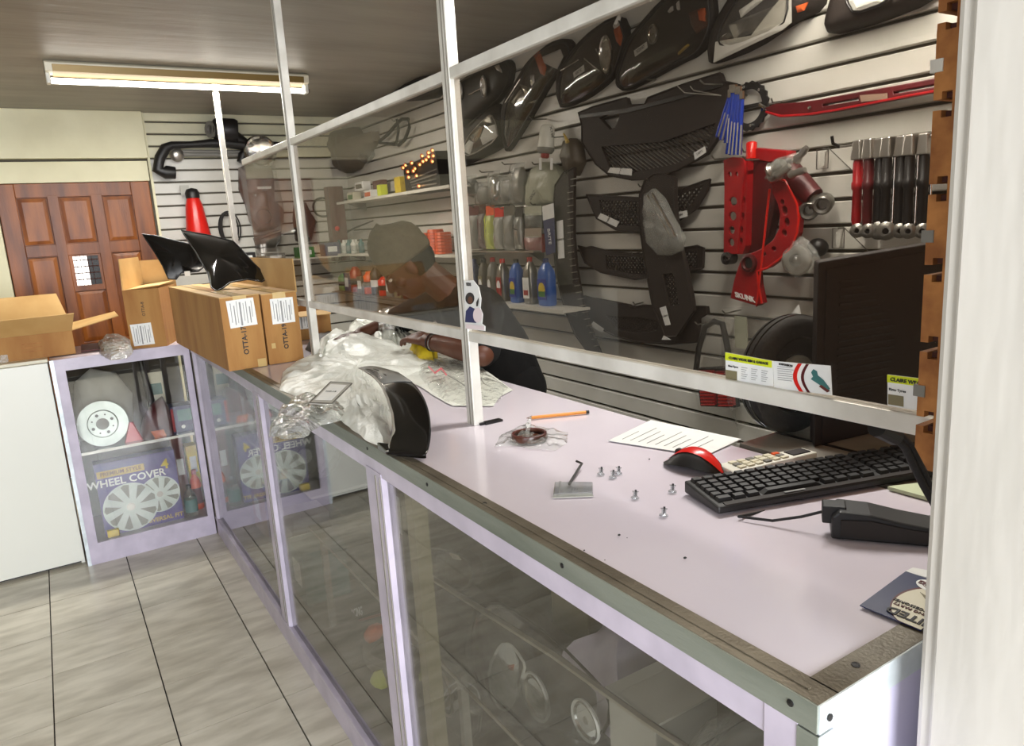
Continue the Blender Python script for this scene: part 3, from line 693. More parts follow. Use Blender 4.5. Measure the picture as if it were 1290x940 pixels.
# ------------------------------------------------------------------ small things on the counter
def pencil():
    a, b = at(2, CT+.004, 663, 527), at(2, CT+.004, 742, 519); d = (b-a).normalized()
    t = thing('pencil', 'orange pencil with a black end lying on the counter', 'pencil', (a+b)/2 - Vector((0,0,.004)))
    make('barrel', MB().cyl(a+d*.012, b-d*.008, .0042, n=6), 'pencil_orange', t); make('tip', MB().cyl(a, a+d*.012, .0004, .0042, 6), 'wood_dark', t)
    make('end_cap', MB().cyl(b-d*.008, b, .0044, n=8), 'black_plastic', t)
pencil()
c = at(2, CT, 667, 554); t = thing('tape_ring', 'reddish brown ring tangled in crumpled clear tape, nearest thing to the foot of the post', 'ring', c)
R0, r0 = .036, .006; mb = MB()
mb.lathe(c+Vector((0,0,.006)), (0,0,1), [(R0-r0, 0), (R0-r0*.5, .010), (R0+r0*.5, .010), (R0+r0, 0), (R0+r0*.5, -.005), (R0-r0*.5, -.005), (R0-r0, 0)], 30); make('ring', mb, 'brown_plastic', t, smooth=True)
mb = MB().tube([c+Vector((math.cos(a)*R0, math.sin(a)*R0, .014)) for a in [k*2*PI/28 for k in range(28)]], .0028, 6, closed=True); make('ring_bead', mb, 'dark_red', t, smooth=True)
sheet('tape_film', '', top([(622,564),(632,548),(650,540),(664,535),(690,540),(716,546),(714,560),(700,568),(668,566),(645,562)]), .012, 'clear_film', nz=.012, nf=40, parent=t, sub=.006)
sheet('tape_wisp', '', [c+Vector(v) for v in ((.0,.0,.01),(.012,.01,.03),(.03,.03,.045),(.022,.03,.045),(.0,.012,.028),(-.01,.0,.012))], .004, 'clear_film', z=None, nz=.004, nf=40, parent=t, sub=.005)
t = thing('blister_case', 'small clear blister case with three printed marks lying on the counter below an L-shaped key', 'case', at(2, CT, 722, 620))
q4 = top([(697,627),(747,625),(747,612),(699,612)])
make('blister', MB().hexa(q4, [p+Vector((0,0,.008)) for p in q4]), 'pet', t, bevel=.002)
make('card_back', MB().prism([p+Vector((0,0,-.0)) for p in top([(696,628),(748,626),(746,622),(698,624)])], (0,0,.0012)), 'curtain_grey', t)
make('side_bar', MB().prism([p+Vector((0,0,.008)) for p in top([(704,627),(706,627),(707,612),(705,612)])], (0,0,.001)), 'grey_ink', t)
text('print', '111', .009, at(2, CT+.010, 724, 617), q4[1]-q4[0], q4[3]-q4[0], 'ink', t)
a, b, e = at(2, CT+.004, 717, 610), at(2, CT+.010, 733, 584), at(2, CT+.012, 726, 581)
tag(make('hex_key', MB().tube([a, b, e], .0025, 6), 'black_plastic'), 'small dark L-shaped hex key pointing away from the blister case', 'tool')
cl = [(757,598),(772,602),(779,597),(800,628),(847,620),(836,650)]
lab = ['clear fastener lying alone left of the pair, right of the L-shaped key', 'clear fastener forming the left half of a touching pair on the counter', 'clear fastener forming the right half of a touching pair on the counter',
       'clear fastener in front of the touching pair, between blister case and mouse', 'clear fastener lying nearest the keyboard corner', 'clear fastener nearest the viewer, in front of the keyboard corner']
for (u, v), l in zip(cl, lab):
    p = at(2, CT, u, v); t = thing('clear_fastener', l, 'fastener', p, 'clear plastic fasteners scattered on the counter')
    make('head', MB().lathe(p+Vector((0,0,.0)), (.2,.1,1), [(.0075,0),(.0075,.002),(.004,.004),(.004,.009),(.006,.012),(0,.013)], 10), 'pet', t, smooth=True)
    make('pin', MB().cyl(p+Vector((.001,0,.003)), p+Vector((.004,.002,.014)), .0018), 'black_plastic', t)
for i, (u, v) in enumerate([(863,704),(818,579),(780,675),(762,706),(790,678),(736,694)]):
    p = at(2, CT, u, v); r_ = (.0028,.002,.0026,.001,.001,.0016)[i]
    tag(make('crumb', MB().ball(p+Vector((0,0,r_*.5)), (r_,r_*.8,r_*.55), 7, 5), 'black_plastic', smooth=True),
        ['dark speck on the counter right of centre, below the mouse', 'dark speck on the counter left of the mouse', 'dark crumb on the counter below the blister case, largest of its cluster',
         'tiny pale-edged speck on the counter, below the largest crumb of the cluster', 'tiny speck just right of the largest crumb in the cluster', 'small speck left of the cluster of crumbs near the counter edge'][i], 'crumb', 'crumbs and specks on the counter top')
t = thing('paper_sheet', 'white printed sheet of paper on the counter behind the mouse', 'paper', at(2, CT, 850, 553))
q4 = top([(766,556),(820,530),(934,554),(888,575)]); make('sheet', MB().prism([p+Vector((0,0,.0006)) for p in q4], (0,0,.001)), 'paper', t)
mb = MB(); cc = sum(q4, Vector())/4
for k in range(9):
    f = .1+.09*k; a = q4[0].lerp(q4[3], f).lerp(q4[1].lerp(q4[2], f), .12); b = q4[0].lerp(q4[3], f).lerp(q4[1].lerp(q4[2], f), .5+.35*((k*37) % 10)/10); mb.bar(a+Vector((0,0,.0021)), b+Vector((0,0,.0021)), .0016, .0004, (0,0,1))
make('print_lines', mb, 'grey_ink', t)
# mouse
c = at(2, CT, 873, 590)+Vector((0,0,.0)); ma = math.radians(12); t = thing('computer_mouse', 'red and black computer mouse beside the keyboard', 'mouse', c)
def mp(x, y, z): return c + Matrix.Rotation(ma, 3, 'Z') @ Vector((x, y, z))
def mouse_mb(x0, x1, dz, sc=1.0):
    m2 = MB(); nx, ny = 10, 12; L, W2, H2 = .062*sc, .035*sc, .038*sc
    for j in range(ny+1):
        v = -1+2*j/ny
        for i in range(nx+1):
            uu = x0+(x1-x0)*i/nx; ww = W2*math.sqrt(max(0, 1-v*v*.97)); r2 = uu*uu*.92
            m2.v.append(mp(uu*ww, v*L, max(0, H2*(1-abs(v+.15)**2.4*.72)*math.sqrt(max(0, 1-r2))*math.sqrt(max(0,1-v*v)) )+dz))
    for j in range(ny):
        for i in range(nx): m2.f.append((j*(nx+1)+i, j*(nx+1)+i+1, (j+1)*(nx+1)+i+1, (j+1)*(nx+1)+i))
    return m2
make('shell', mouse_mb(-1, 1, .002), 'black_plastic', t, smooth=True); make('red_top', mouse_mb(-.52, .42, .004, 1.0), 'bright_red', t, smooth=True)
make('wheel', MB().cyl(mp(-.004,.030,.027), mp(.003,.030,.027), .007, n=12), 'rubber', t)
make('side_gleam', MB().tube([mp(.016,.02,.028), mp(.018,0,.033), mp(.017,-.02,.031)], .001, 6), 'chrome_dull', t)
# calculator / white keypad behind the keyboard
q4 = top([(903,592),(1010,571),(1030,577),(925,603)]); t = thing('calculator', 'white calculator with a dark display between the mouse and the keyboard', 'calculator', sum(q4, Vector())/4)
h = Vector((0,0,.012)); make('case', MB().hexa(q4, [p+h for p in q4]), 'white_plastic', t, bevel=.003)
def Q(u, v, dz=.012): return q4[0].lerp(q4[1], u).lerp(q4[3].lerp(q4[2], u), v)+Vector((0,0,dz))
make('display', MB().prism([Q(.74,.2), Q(.95,.2), Q(.95,.8), Q(.74,.8)], (0,0,.002)), 'pc_black', t)
for i in range(6):
    for j in range(3):
        u0, v0 = .1+.1*i, .12+.27*j; make('key', MB().prism([Q(u0,v0), Q(u0+.07,v0), Q(u0+.07,v0+.2), Q(u0,v0+.2)], (0,0,.003)), 'grey_plastic' if (i*3+j) % 5 == 1 else ('orange' if (i, j) == (5, 0) else 'cream_plastic'), t)
# keyboard
K = [Vector(p) for p in (at(2,CT,862,622), at(2,CT,905,650), at(2,CT,1215,595), at(2,CT,1110,570))]
K[3] = K[0]+(K[2]-K[1]); 
t = thing('computer_keyboard', 'black computer keyboard lying across the counter in front of the dark computer case', 'keyboard', sum(K, Vector())/4)
# K0 far-left, K1 near-left, K2 near-right, K3 far-right
def KQ(u, v, dz): return K[0].lerp(K[3], u).lerp(K[1].lerp(K[2], u), v)+Vector((0,0,dz+.010*(1-v)))
make('case', MB().hexa([KQ(0,0,-.008), KQ(0,1,.002), KQ(1,1,.002), KQ(1,0,-.008)], [KQ(0,0,.014), KQ(0,1,.014), KQ(1,1,.014), KQ(1,0,.014)]), 'black_plastic', t, bevel=.003)
ky = MB(); kb = None
for r_ in range(6):
    u = .015; 
    wds = [[1]*15+[.4]+[1]*3+[.4]+[1]*4][0] if r_ < 5 else [1.4,1.2,1.2,5.6,1.2,1.2,1.2,1.3,.4,1,1,1,.4,2,1,1]
    s_ = .97/sum(wds)
    for w_ in wds:
        if w_ != .4:
            v0 = .05+.135*r_ + (.02 if r_ else 0); v1 = v0+.115; a, b = u+.004*.6, u+w_*s_-.004*.6; e = .0025
            lo = [KQ(a,v0,.013), KQ(a,v1,.013), KQ(b,v1,.013), KQ(b,v0,.013)]; cc = sum(lo, Vector())/4
            make('key', MB().hexa(lo, [cc+(p-cc)*.78+Vector((0,0,.007)) for p in lo]), 'black_plastic', t)
        u += w_*s_
make('palm_edge', MB().hexa([KQ(.03,.9,.013), KQ(.03,.985,.013), KQ(.97,.985,.013), KQ(.97,.9,.013)], [KQ(.03,.9,.016), KQ(.03,.98,.015), KQ(.97,.98,.015), KQ(.97,.9,.016)]), 'dark_plastic', t)
make('brand_plate', MB().prism([KQ(.26,.915,.0165), KQ(.34,.915,.0165), KQ(.34,.955,.0165), KQ(.26,.955,.0165)], (0,0,.0006)), 'grey_ink', t)
# wrist-rest-like black holder with its cable
P = [at(2, CT, u, v) for u, v in ((1045,680),(1170,690),(1240,640),(1090,650))]
a, b = at(2, CT, 1047, 679), at(2, CT, 1210, 693); d = (b-a).normalized(); nn = Vector((-d.y, d.x, 0)); 
t = thing('scanner_cradle', 'black wedge-shaped cradle with a cable, in front of the keyboard near the wall end', 'device', a)
prof = [(0,0),(0,.033),(.01,.042),(.05,.040),(.09,.032),(.13,.026),(.16,.030),(.20,.040),(.22,.040),(.22,0)]
make('body', MB().prism([a+d*x+Vector((0,0,z)) for x, z in prof], nn*.055), 'black_plastic', t, bevel=.003)
make('front_plate', MB().prism([a+d*x+Vector((0,0,z))-nn*.002 for x, z in [(.012,.006),(.012,.030),(.05,.032),(.10,.024),(.15,.020),(.21,.030),(.21,.006)]], nn*.003), 'dark_plastic', t)
make('plug', MB().box(*[q for k in range(3) for q in ((a-d*.004+nn*.02)[k]-.012, (a-d*.004+nn*.02)[k]+.014)]) if False else MB().hexa([a-d*.012+nn*.012+Vector((0,0,.018)), a+d*.02+nn*.012+Vector((0,0,.018)), a+d*.02+nn*.04+Vector((0,0,.018)), a-d*.012+nn*.04+Vector((0,0,.018))], [a-d*.012+nn*.012+Vector((0,0,.045)), a+d*.02+nn*.012+Vector((0,0,.045)), a+d*.02+nn*.04+Vector((0,0,.045)), a-d*.012+nn*.04+Vector((0,0,.045))]), 'black_plastic', t, bevel=.002)
make('cable', MB().tube([a-d*.012+nn*.026+Vector((0,0,.03)), a-d*.04+nn*.03+Vector((0,0,.018)), a-d*.08+nn*.035+Vector((0,0,.006)), a-d*.13+nn*.045+Vector((0,0,.004)), KQ(.2,1.0,.0)+Vector((0,0,-.006))], .0022, 7), 'rubber', t, smooth=True)
t = tag(make('receipt_pad', MB().hexa([at(2,CT,*p) for p in ((1118,617),(1160,612),(1175,618),(1172,632))], [at(2,CT,*p)+Vector((0,0,.006)) for p in ((1118,617),(1160,612),(1175,618),(1172,632))]), mat('pale_green', (196,206,170), .6)), 'pale green note pad showing between the keyboard and the wall end', 'note pad')
# dark leaflet at the near corner
L4 = [at(2, CT, *p) for p in ((1083,765),(1141,722),(1210,745),(1160,797))]; L4[2] = L4[1]+(L4[3]-L4[0])*1.0
t = thing('leaflet', 'navy and cream printed leaflet at the near corner of the counter', 'leaflet', sum(L4, Vector())/4)
def LQ(u, v, dz=0): return L4[0].lerp(L4[1], u).lerp(L4[3].lerp(L4[2], u), v)+Vector((0,0,.0015+dz))
make('sheet', MB().prism([LQ(0,0), LQ(1,0), LQ(1,1), LQ(0,1)], (0,0,.0012)), mat('leaf_navy', (34,42,82), .35), t)
ex = (LQ(1,0)-LQ(0,0)); ey = (LQ(0,1)-LQ(0,0))
def oval(u, v, ru, rv, dz, n=36): return [LQ(u+ru*math.cos(2*PI*k/n), v+rv*math.sin(2*PI*k/n), dz) for k in range(n)]
def clipo(pts): return pts
def oval_c(u, v, ru, rv, dz, n=60): return [LQ(min(1,max(0,u+ru*math.cos(2*PI*k/n))), min(1,max(0,v+rv*math.sin(2*PI*k/n))), dz) for k in range(n)]
make('red_band', MB().prism(oval_c(.44,.80,.46,.53,.0013), (0,0,.0003)), 'dark_red', t)
make('cream_oval', MB().prism(oval_c(.42,.84,.45,.53,.0017), (0,0,.0003)), 'cream_plastic', t)
make('small_oval', MB().prism(oval_c(.86,.62,.13,.32,.0021), (0,0,.0003)), 'paper', t); make('small_oval_ring', MB().tube(oval(.86,.66,.09,.25,.0024), .0005, 4, closed=True), 'dark_red', t)
text('badge_print', 'TUNING', .012, LQ(.86,.66,.0025), -ey, -ex, 'dark_red', t, bold=True)
make('figure', MB().prism([LQ(.52,.72,.0021), LQ(.60,.60,.0021), LQ(.66,.5,.0021), LQ(.62,.66,.0021), LQ(.70,.72,.0021), LQ(.60,.8,.0021)], (0,0,.0003)), 'khaki', t)
make('black_spot', MB().prism(oval_c(.50,.97,.10,.16,.0021), (0,0,.0003)), 'black_plastic', t)
text('headline', 'LIMITED', .020, LQ(.13,.86,.0023), -ey, -ex, 'ink', t, bold=True); text('line', 'RACING PARTS', .0075, LQ(.27,.72,.0023), -ey, -ex, 'dark_red', t); text('line', 'ACCESSORIES', .0075, LQ(.34,.62,.0023), -ey, -ex, 'ink', t)
# second sheet in the corner behind the leaflet
t = tag(make('paper_sheet', MB().prism([p+Vector((0,0,.0002)) for p in (at(2,CT,1140,721), at(2,CT,1150,716), at(2,CT,1215,728), at(2,CT,1215,742))], (0,0,.001)), 'paper'), 'corner of a white sheet behind the navy leaflet', 'paper')

# ------------------------------------------------------------------ cards stuck to the partition
def card(pts, x=PX-.004): return [at(0, x, u, v) for u, v in pts]
def cardthing(name, label, pts, mt='paper'):
    q = card(pts); t = thing(name, label, 'card', sum(q, Vector())/len(q)); make('card', MB().prism(q, (.0012,0,0)), mt, t)
    def F(u, v, dx=0): return q[0].lerp(q[1], u).lerp(q[3].lerp(q[2], u), v)+Vector((-.0005-dx,0,0))
    return t, q, F
def rect(F, u0, u1, v0, v1, dx=0): return MB().prism([F(u0,v0,dx), F(u1,v0,dx), F(u1,v1,dx), F(u0,v1,dx)], (-.0003,0,0))
YD, ZD = (0,-1,0), (0,0,1)
t, q, F = cardthing('business_card', 'lime-headed white card with small print, left of the rider card', [(914,444),(974,455),(974,487),(914,479)])
make('header', rect(F,0,.98,0,.27), 'lime', t); make('picture', rect(F,.01,.26,.62,.95), 'khaki', t)
text('heading', 'CLAIRE WEAR RIM & GARAGE', .0052, F(.5,.15,.0006), YD, ZD, 'ink', t, bold=True)
text('line', 'Rims Tyres', .004, F(.18,.46,.0003), YD, ZD, 'ink', t)
mb = MB()
for cx_ in (.42,.63,.84):
    for k in range(6): a, b = F(cx_-.07,.44+.08*k), F(cx_+.06-.02*(k%3),.44+.08*k); mb.bar(a, b, .0007, .0003, (1,0,0))
make('small_print', mb, 'grey_ink', t)
t, q, F = cardthing('business_card', 'white card with red curves and a rider, on the rail before the dark case', [(974,455),(1046,461),(1048,498),(975,489)])
def arc(F, u, w_, n=10): 
    a = [F(u+.10*math.sin(PI*k/n)*-1, k/n) for k in range(n+1)]; b = [F(u+w_-.10*math.sin(PI*k/n)-w_*.0, 1-k/n) for k in range(n+1)]; return MB().prism([p for p in a+b], (-.0003,0,0))
make('red_curve', arc(F,.46,.07), 'bright_red', t); make('dark_curve', arc(F,.60,.05), 'dark_red', t)
make('rider', MB().prism([F(*p) for p in ((.68,.28),(.72,.16),(.78,.22),(.79,.36),(.88,.5),(.98,.78),(.95,.86),(.84,.72),(.74,.6),(.67,.52),(.71,.42))], (-.0003,0,0)), 'teal', t)
make('wheel_shade', MB().prism([F(*p) for p in ((.84,.68),(.98,.86),(.93,.92),(.80,.74))], (-.0004,0,0)), 'maroon', t)
mb = MB()
for k in range(7): mb.bar(F(.08,.18+.08*k), F(.34+.03*(k%2),.18+.08*k), .0007, .0003, (1,0,0))
make('small_print', mb, 'grey_ink', t); text('heading', 'SUSPENSION', .0038, F(.24,.10,.0003), YD, ZD, 'ink', t, bold=True)
t, q, F = cardthing('business_card', 'lime-headed white card cut off by the brown board edge at the rail end', [(1118,472),(1160,477),(1160,518),(1118,511)])
make('header', rect(F,0,.95,0,.24), 'lime', t); make('picture', rect(F,.03,.5,.62,.95), 'khaki', t)
text('heading', 'CLAIRE WEA', .0062, F(.55,.14,.0006), YD, ZD, 'ink', t, bold=True); text('line', 'Rims Tyres', .0045, F(.32,.46,.0003), YD, ZD, 'ink', t)
# leaflet with a portrait at the foot of the near post
q = [at(0, PX-.015, u, v) for u, v in [(584,354),(596,353),(603,362),(606,376),(605,388),(608,396),(607,408),(611,411),(611,417),(586,414)]]
t = thing('portrait_leaflet', 'cream die-cut leaflet with a portrait in a dark top, stuck beside the near post', 'leaflet', sum(q, Vector())/len(q))
make('card', MB().prism(q, (.0012,0,0)), 'paper', t)
def PQ(u, v, dx=0): return at(0, PX-.0155-dx, u, v)
def circ(u, v, ru, rv, n=18, dx=0): return [PQ(u+ru*math.cos(2*PI*k/n), v+rv*math.sin(2*PI*k/n), dx) for k in range(n)]
make('hair', MB().prism(circ(592,376,5.6,7.5), (-.0003,0,0)), 'ink', t); make('face', MB().prism(circ(592.4,378,3,4.6,dx=.0004), (-.0003,0,0)), 'skin', t)
make('garment', MB().prism([PQ(*p) for p in ((586,406),(587,392),(592,386),(598,389),(600,407))], (-.0003,0,0)), 'navy', t)
make('badge', MB().prism(circ(602,397,6,9.5,dx=.0004), (-.0003,0,0)), mat('pale_pink', (226,212,214), .5), t); make('footer', MB().prism([PQ(*p) for p in ((587,408),(610,411),(610,416),(587,414))], (-.0003,0,0)), 'pale_pink', t)
make('leaf_mark', MB().prism([PQ(*p) for p in ((600,381),(603,375),(603,380),(602,386),(600,386))], (-.0003,0,0)), 'ink', t)
text('heading', 'KIDS', .010, PQ(590.5,358.5,.0004), YD, ZD, 'ink', t, bold=True)

# ------------------------------------------------------------------ dark computer case on the back desk
a = Vector((1.235,.868,CT)); d = Vector((.97,-.14,0)).normalized(); n_ = Vector((.14,.97,0)).normalized()
b = a + d*.43; dp = Vector((.72,.69,0))*.055; H_ = .385
t = thing('computer_case', 'tall dark grey computer case with rows of vent slots, behind the keyboard', 'computer', a)
up = Vector((0,0,1)); top_a = a+up*.352; top_b = b+up*H_
make('case', MB().hexa([a, b, b+dp, a+dp], [a+up*.365, b+up*.385, b+dp+up*.385, a+dp+up*.365]), 'pc_black', t, bevel=.004)
e = make('side_panel', MB().hexa([a+d*.02-n_*.002+up*.012, b-d*.01-n_*.002+up*.012, b-d*.01+up*.012, a+d*.02+up*.012], [a+d*.02-n_*.002+up*.35, b-d*.01-n_*.002+up*.37, b-d*.01+up*.37, a+d*.02+up*.35]), 'pc_black', t)
for k in range(20):
    z0 = .045+k*.0145; u0 = .055; u1 = .055+min(.155, .05+.014*abs(10-abs(k-9.5)) )
    make('vent_slot', MB().hexa([a+d*u0-n_*.0035+up*z0, a+d*u1-n_*.0035+up*z0, a+d*u1-n_*.001+up*z0, a+d*u0-n_*.001+up*z0], [a+d*u0-n_*.0035+up*(z0+.004), a+d*u1-n_*.0035+up*(z0+.004), a+d*u1-n_*.001+up*(z0+.004), a+d*u0-n_*.001+up*(z0+.004)]), 'black_plastic', e)
t = thing('black_cable', 'pair of thick black cables dropping behind the keyboard from the brown board end', 'cable', (.80,.46,CT))
for k in (0, .012): make('cable_run', MB().tube([(.86+k,.50,1.235), (.90+k,.50,1.205), (.95+k,.50,1.14), (1.0+k,.495,1.075), (1.04+k,.50,CT+.004), (1.2,.47,CT+.004)], .005, 8), 'rubber', t, smooth=True)
make('plug', MB().cyl((.835,.50,1.245), (.875,.50,1.225), .012), 'black_plastic', t)

# ------------------------------------------------------------------ goods hanging on the right-hand slatted wall
NX = Vector((-1,0,0))
def W(pts, d=.0): return [at(0, XW-d, u, v) for u, v in pts]
def W1(u, v, d=.0): return at(0, XW-d, u, v)
def mm(pts): return sum((Vector(p) for p in pts), Vector())/len(pts)
def wall_thing(name, label, cat, pts, group=None): return thing(name, label, cat, mm(W(pts)), group)
def wall_hook(parent, u, v, d=.1, nm='hook'):
    p = W1(u, v, -.004); q = p+Vector((-d, 0, .0)); return make(nm, MB().tube([p, p+Vector((-d*.9,0,-.004)), q+Vector((-.004,0,.008))], .003, 6), 'steel', parent)
def sticker(parent, pts, d, txt=None, size=.012):
    q = W(pts, d); s_ = make('label_sticker', MB().prism(q, (.001,0,0)), 'paper', parent)
    if txt:
        dd = (q[1]-q[0]+q[2]-q[3]).normalized(); uu = Vector((0,0,1)) - dd*dd.z
        if abs(dd.z) > .85: uu = Vector((0,1 if dd.z<0 else -1,0))
        text('label_print', txt, size, mm(q)+Vector((-.0006,0,0)), dd, uu, 'ink', s_)
    return s_
def headlamp(label, hp, lp=None, group='boxed-out headlamps hanging along the top of the slatted wall', els=(), hmat='dark_plastic', lens='lens_smoke', d0=.03, h=.05, bez=None, sm=2):
    t = thing('headlamp', label, 'headlamp', mm(W(hp)), group)
    P = densify(smooth_loop(W(hp, d0), 1), .02); c = mm(P)
    make('housing', MB().dome(P, NX, h, rings=6, back=d0-.002, flat=.28, c=c), hmat, t, smooth=True)
    df = d0+h+.004
    lp = lp or hp; Lq = smooth_loop(W(lp, df), 1); cl = mm(Lq); Lq = [cl+(p-cl)*(.93 if lp is hp else 1) for p in Lq]
    make('rim', MB().tube(densify(Lq, .02), .0035, 6, closed=True), bez or 'black_plastic', t, smooth=True)
    for e in els:
        k = e[0]
        if k == 'bowl':      # chrome reflector bowl with a bulb:  u, v, radius m, squash
            p = W1(e[1], e[2], df); r = e[3]; s_ = e[4] if len(e) > 4 else 1
            b = make('reflector_bowl', MB().lathe(p, NX, [(r,.0),(r*1.05,.006),(r*.95,.008),(r*.6,-.004),(r*.25,-.012),(0,-.014)], 20, sx=(0,0,1), esc=s_), 'chrome', t, smooth=True)
            make('bulb', MB().ball(p+NX*(-.002), r*.28, 10, 7), 'lens_clear', b, smooth=True)
            make('bowl_ring', MB().lathe(p, NX, [(r,.004),(r*1.12,.010),(r*1.18,.006),(r*1.12,.0),(r,.004)], 24, sx=(0,0,1), esc=s_), e[5] if len(e) > 5 else 'chrome_dull', b, smooth=True)
        elif k == 'poly':    # coloured reflector facet: pts, material
            P2 = densify(W(e[1], df-.002), .012); o = make({'amber':'turn_signal','orange':'turn_signal'}.get(e[2], 'reflector_facet'), MB().dome(P2, NX, .008, rings=3, back=.004), e[2], t)
        elif k == 'rod': make('rod', MB().cyl(W1(*e[1], df), W1(*e[2], df+.01), e[3]), 'chrome', t, smooth=True)
        elif k == 'loop': make('bright_edge', MB().tube(densify(smooth_loop(W(e[1], df+.006)), .02), e[2], 6, closed=True), 'paper', t, smooth=True)
        elif k == 'label': sticker(t, e[1], df+.016, e[2], e[3])
    if lens:
        make('lens_cover', MB().dome(densify(Lq, .02), NX, .022, rings=5, flat=.45), lens, t, smooth=True)
    return t
z5 = lambda p: zm(560, 40, 5.225, p)
headlamp('dark projector headlamp with a round chrome lamp at its left, farthest along the top row',
  z5([(48,400),(60,335),(130,310),(200,255),(310,200),(410,175),(445,215),(432,330),(380,430),(250,545),(125,672),(88,600),(60,480)]), lens=None,
  els=[('bowl',*z5([(100,395)])[0],.042,.8),('bowl',*z5([(262,360)])[0],.045,.5,'chrome_dull'),('rod',z5([(160,415)])[0],z5([(245,370)])[0],.004),('poly',z5([(330,225),(360,215),(375,270),(350,260)]),'chrome'),('poly',z5([(85,590),(110,610),(110,680),(90,660)]),'grey_plastic')], hmat='black_plastic')
headlamp('chrome-backed rectangular headlamp hanging lowest at the left end of the top row',
  z5([(80,740),(120,650),(260,530),(372,455),(388,720),(360,775),(110,888),(82,860)]), z5([(112,800),(140,710),(225,610),(305,540),(338,600),(352,705),(165,820)]),
  els=[('poly',z5([(125,760),(160,712),(188,730),(165,808),(130,790)]),'paper'),('poly',z5([(235,700),(262,630),(330,610),(345,690),(250,745)]),'paper'),('poly',z5([(165,690),(215,625),(255,620),(225,700),(195,735)]),'chrome'),('poly',z5([(215,612),(300,545),(310,600),(250,610)]),'steel')], lens='lens_clear', bez='chrome_dull', h=.06)
headlamp('tall slanted headlamp with an orange signal beside bright chrome at its upper end',
  z5([(382,545),(400,470),(500,300),(590,150),(690,70),(800,38),(840,80),(830,170),(735,265),(650,400),(560,560),(445,745),(400,800),(378,700)]),
  els=[('poly',z5([(590,160),(622,128),(668,235),(655,290),(630,275)]),'amber'),('poly',z5([(642,165),(760,115),(778,165),(738,245),(700,228),(655,205)]),'paper'),('poly',z5([(495,345),(545,360),(560,400),(535,420),(515,385)]),'chrome'),('poly',z5([(565,285),(590,285),(592,330),(572,360)]),'chrome'),('poly',z5([(440,465),(500,380),(515,400),(455,480)]),'chrome_dull'),('rod',z5([(400,465)])[0],z5([(500,310)])[0],.004),('poly',z5([(545,465),(600,450),(590,470),(560,475)]),'chrome')])
z6 = lambda p: zm(690, 0, 6.143, p)
headlamp('smoked headlamp with an oval chrome ring beside a small orange signal',
  [(703,136),(702,96),(712,78),(732,52),(757,28),(781,18),(790,38),(785,62),(776,92),(760,108),(738,124),(715,134)],
  els=[('bowl',*z6([(455,420)])[0],.062,.5,'chrome'),('poly',z6([(505,205),(550,110),(562,130),(548,200),(515,225)]),'paper'),('poly',z6([(508,230),(552,200),(580,300),(560,355),(530,320)]),'amber'),('poly',z6([(365,375),(385,375),(425,440),(410,445)]),'chrome'),('label',z6([(196,562),(278,502),(284,550),(203,604)]),'OKTZ',.016),('rod',z6([(105,545)])[0],z6([(240,462)])[0],.003),('rod',z6([(285,455)])[0],z6([(400,550)])[0],.003)])
headlamp('large smoked headlamp glowing orange along its right edge, white label at its left',
  [(775,108),(776,92),(790,52),(815,22),(838,-4),(860,-22),(896,-18),(900,22),(893,48),(880,68),(850,82),(818,100),(786,116)],
  els=[('bowl',*z6([(820,265)])[0],.03,.7,'steel'),('poly',z6([(1090,100),(1180,60),(1225,120),(1235,200),(1150,260),(1110,200)]),'brown_plastic'),('poly',z6([(1160,70),(1215,60),(1228,170),(1165,210)]),'amber'),('poly',z6([(1005,415),(1085,340),(1095,352),(1010,425)]),'gold'),('label',z6([(665,392),(765,322),(772,370),(675,440)]),'V2097',.018),('poly',z6([(930,95),(965,45),(968,80),(940,100)]),'paper'),('poly',z6([(1000,20),(1012,5),(1020,75),(1005,80)]),'paper')])
z7 = lambda p: zm(870, 0, 3.794, p)
headlamp('clear-lensed headlamp framed in pale grey, second nearest to the brown board edge',
  z7([(80,292),(95,200),(130,100),(185,10),(230,-70),(640,-70),(620,40),(480,110),(300,232),(108,306)]), z7([(125,205),(150,120),(200,30),(260,-50),(440,-60),(470,20),(440,130),(200,232)]),
  els=[('poly',z7([(118,200),(150,232),(430,112),(440,-20),(478,-20),(480,108),(440,142),(108,300)]),'curtain_grey'),('poly',z7([(230,50),(330,-20),(345,0),(240,85)]),'paper'),('poly',z7([(180,120),(230,95),(420,20),(425,100),(210,190)]),'steel'),('poly',z7([(500,30),(560,10),(540,50),(510,60)]),'amber')], lens='lens_clear', h=.06)
headlamp('headlamp cut by the top of the photo, nearest to the brown board edge',
  z7([(645,135),(670,30),(705,-60),(1170,-70),(1130,10),(900,102),(690,160),(655,157)]), z7([(740,0),(760,-50),(960,-60),(940,10),(780,68)]),
  els=[('poly',z7([(755,5),(782,58),(925,8),(920,-40),(770,-40)]),'paper')], lens='lens_clear', h=.06)

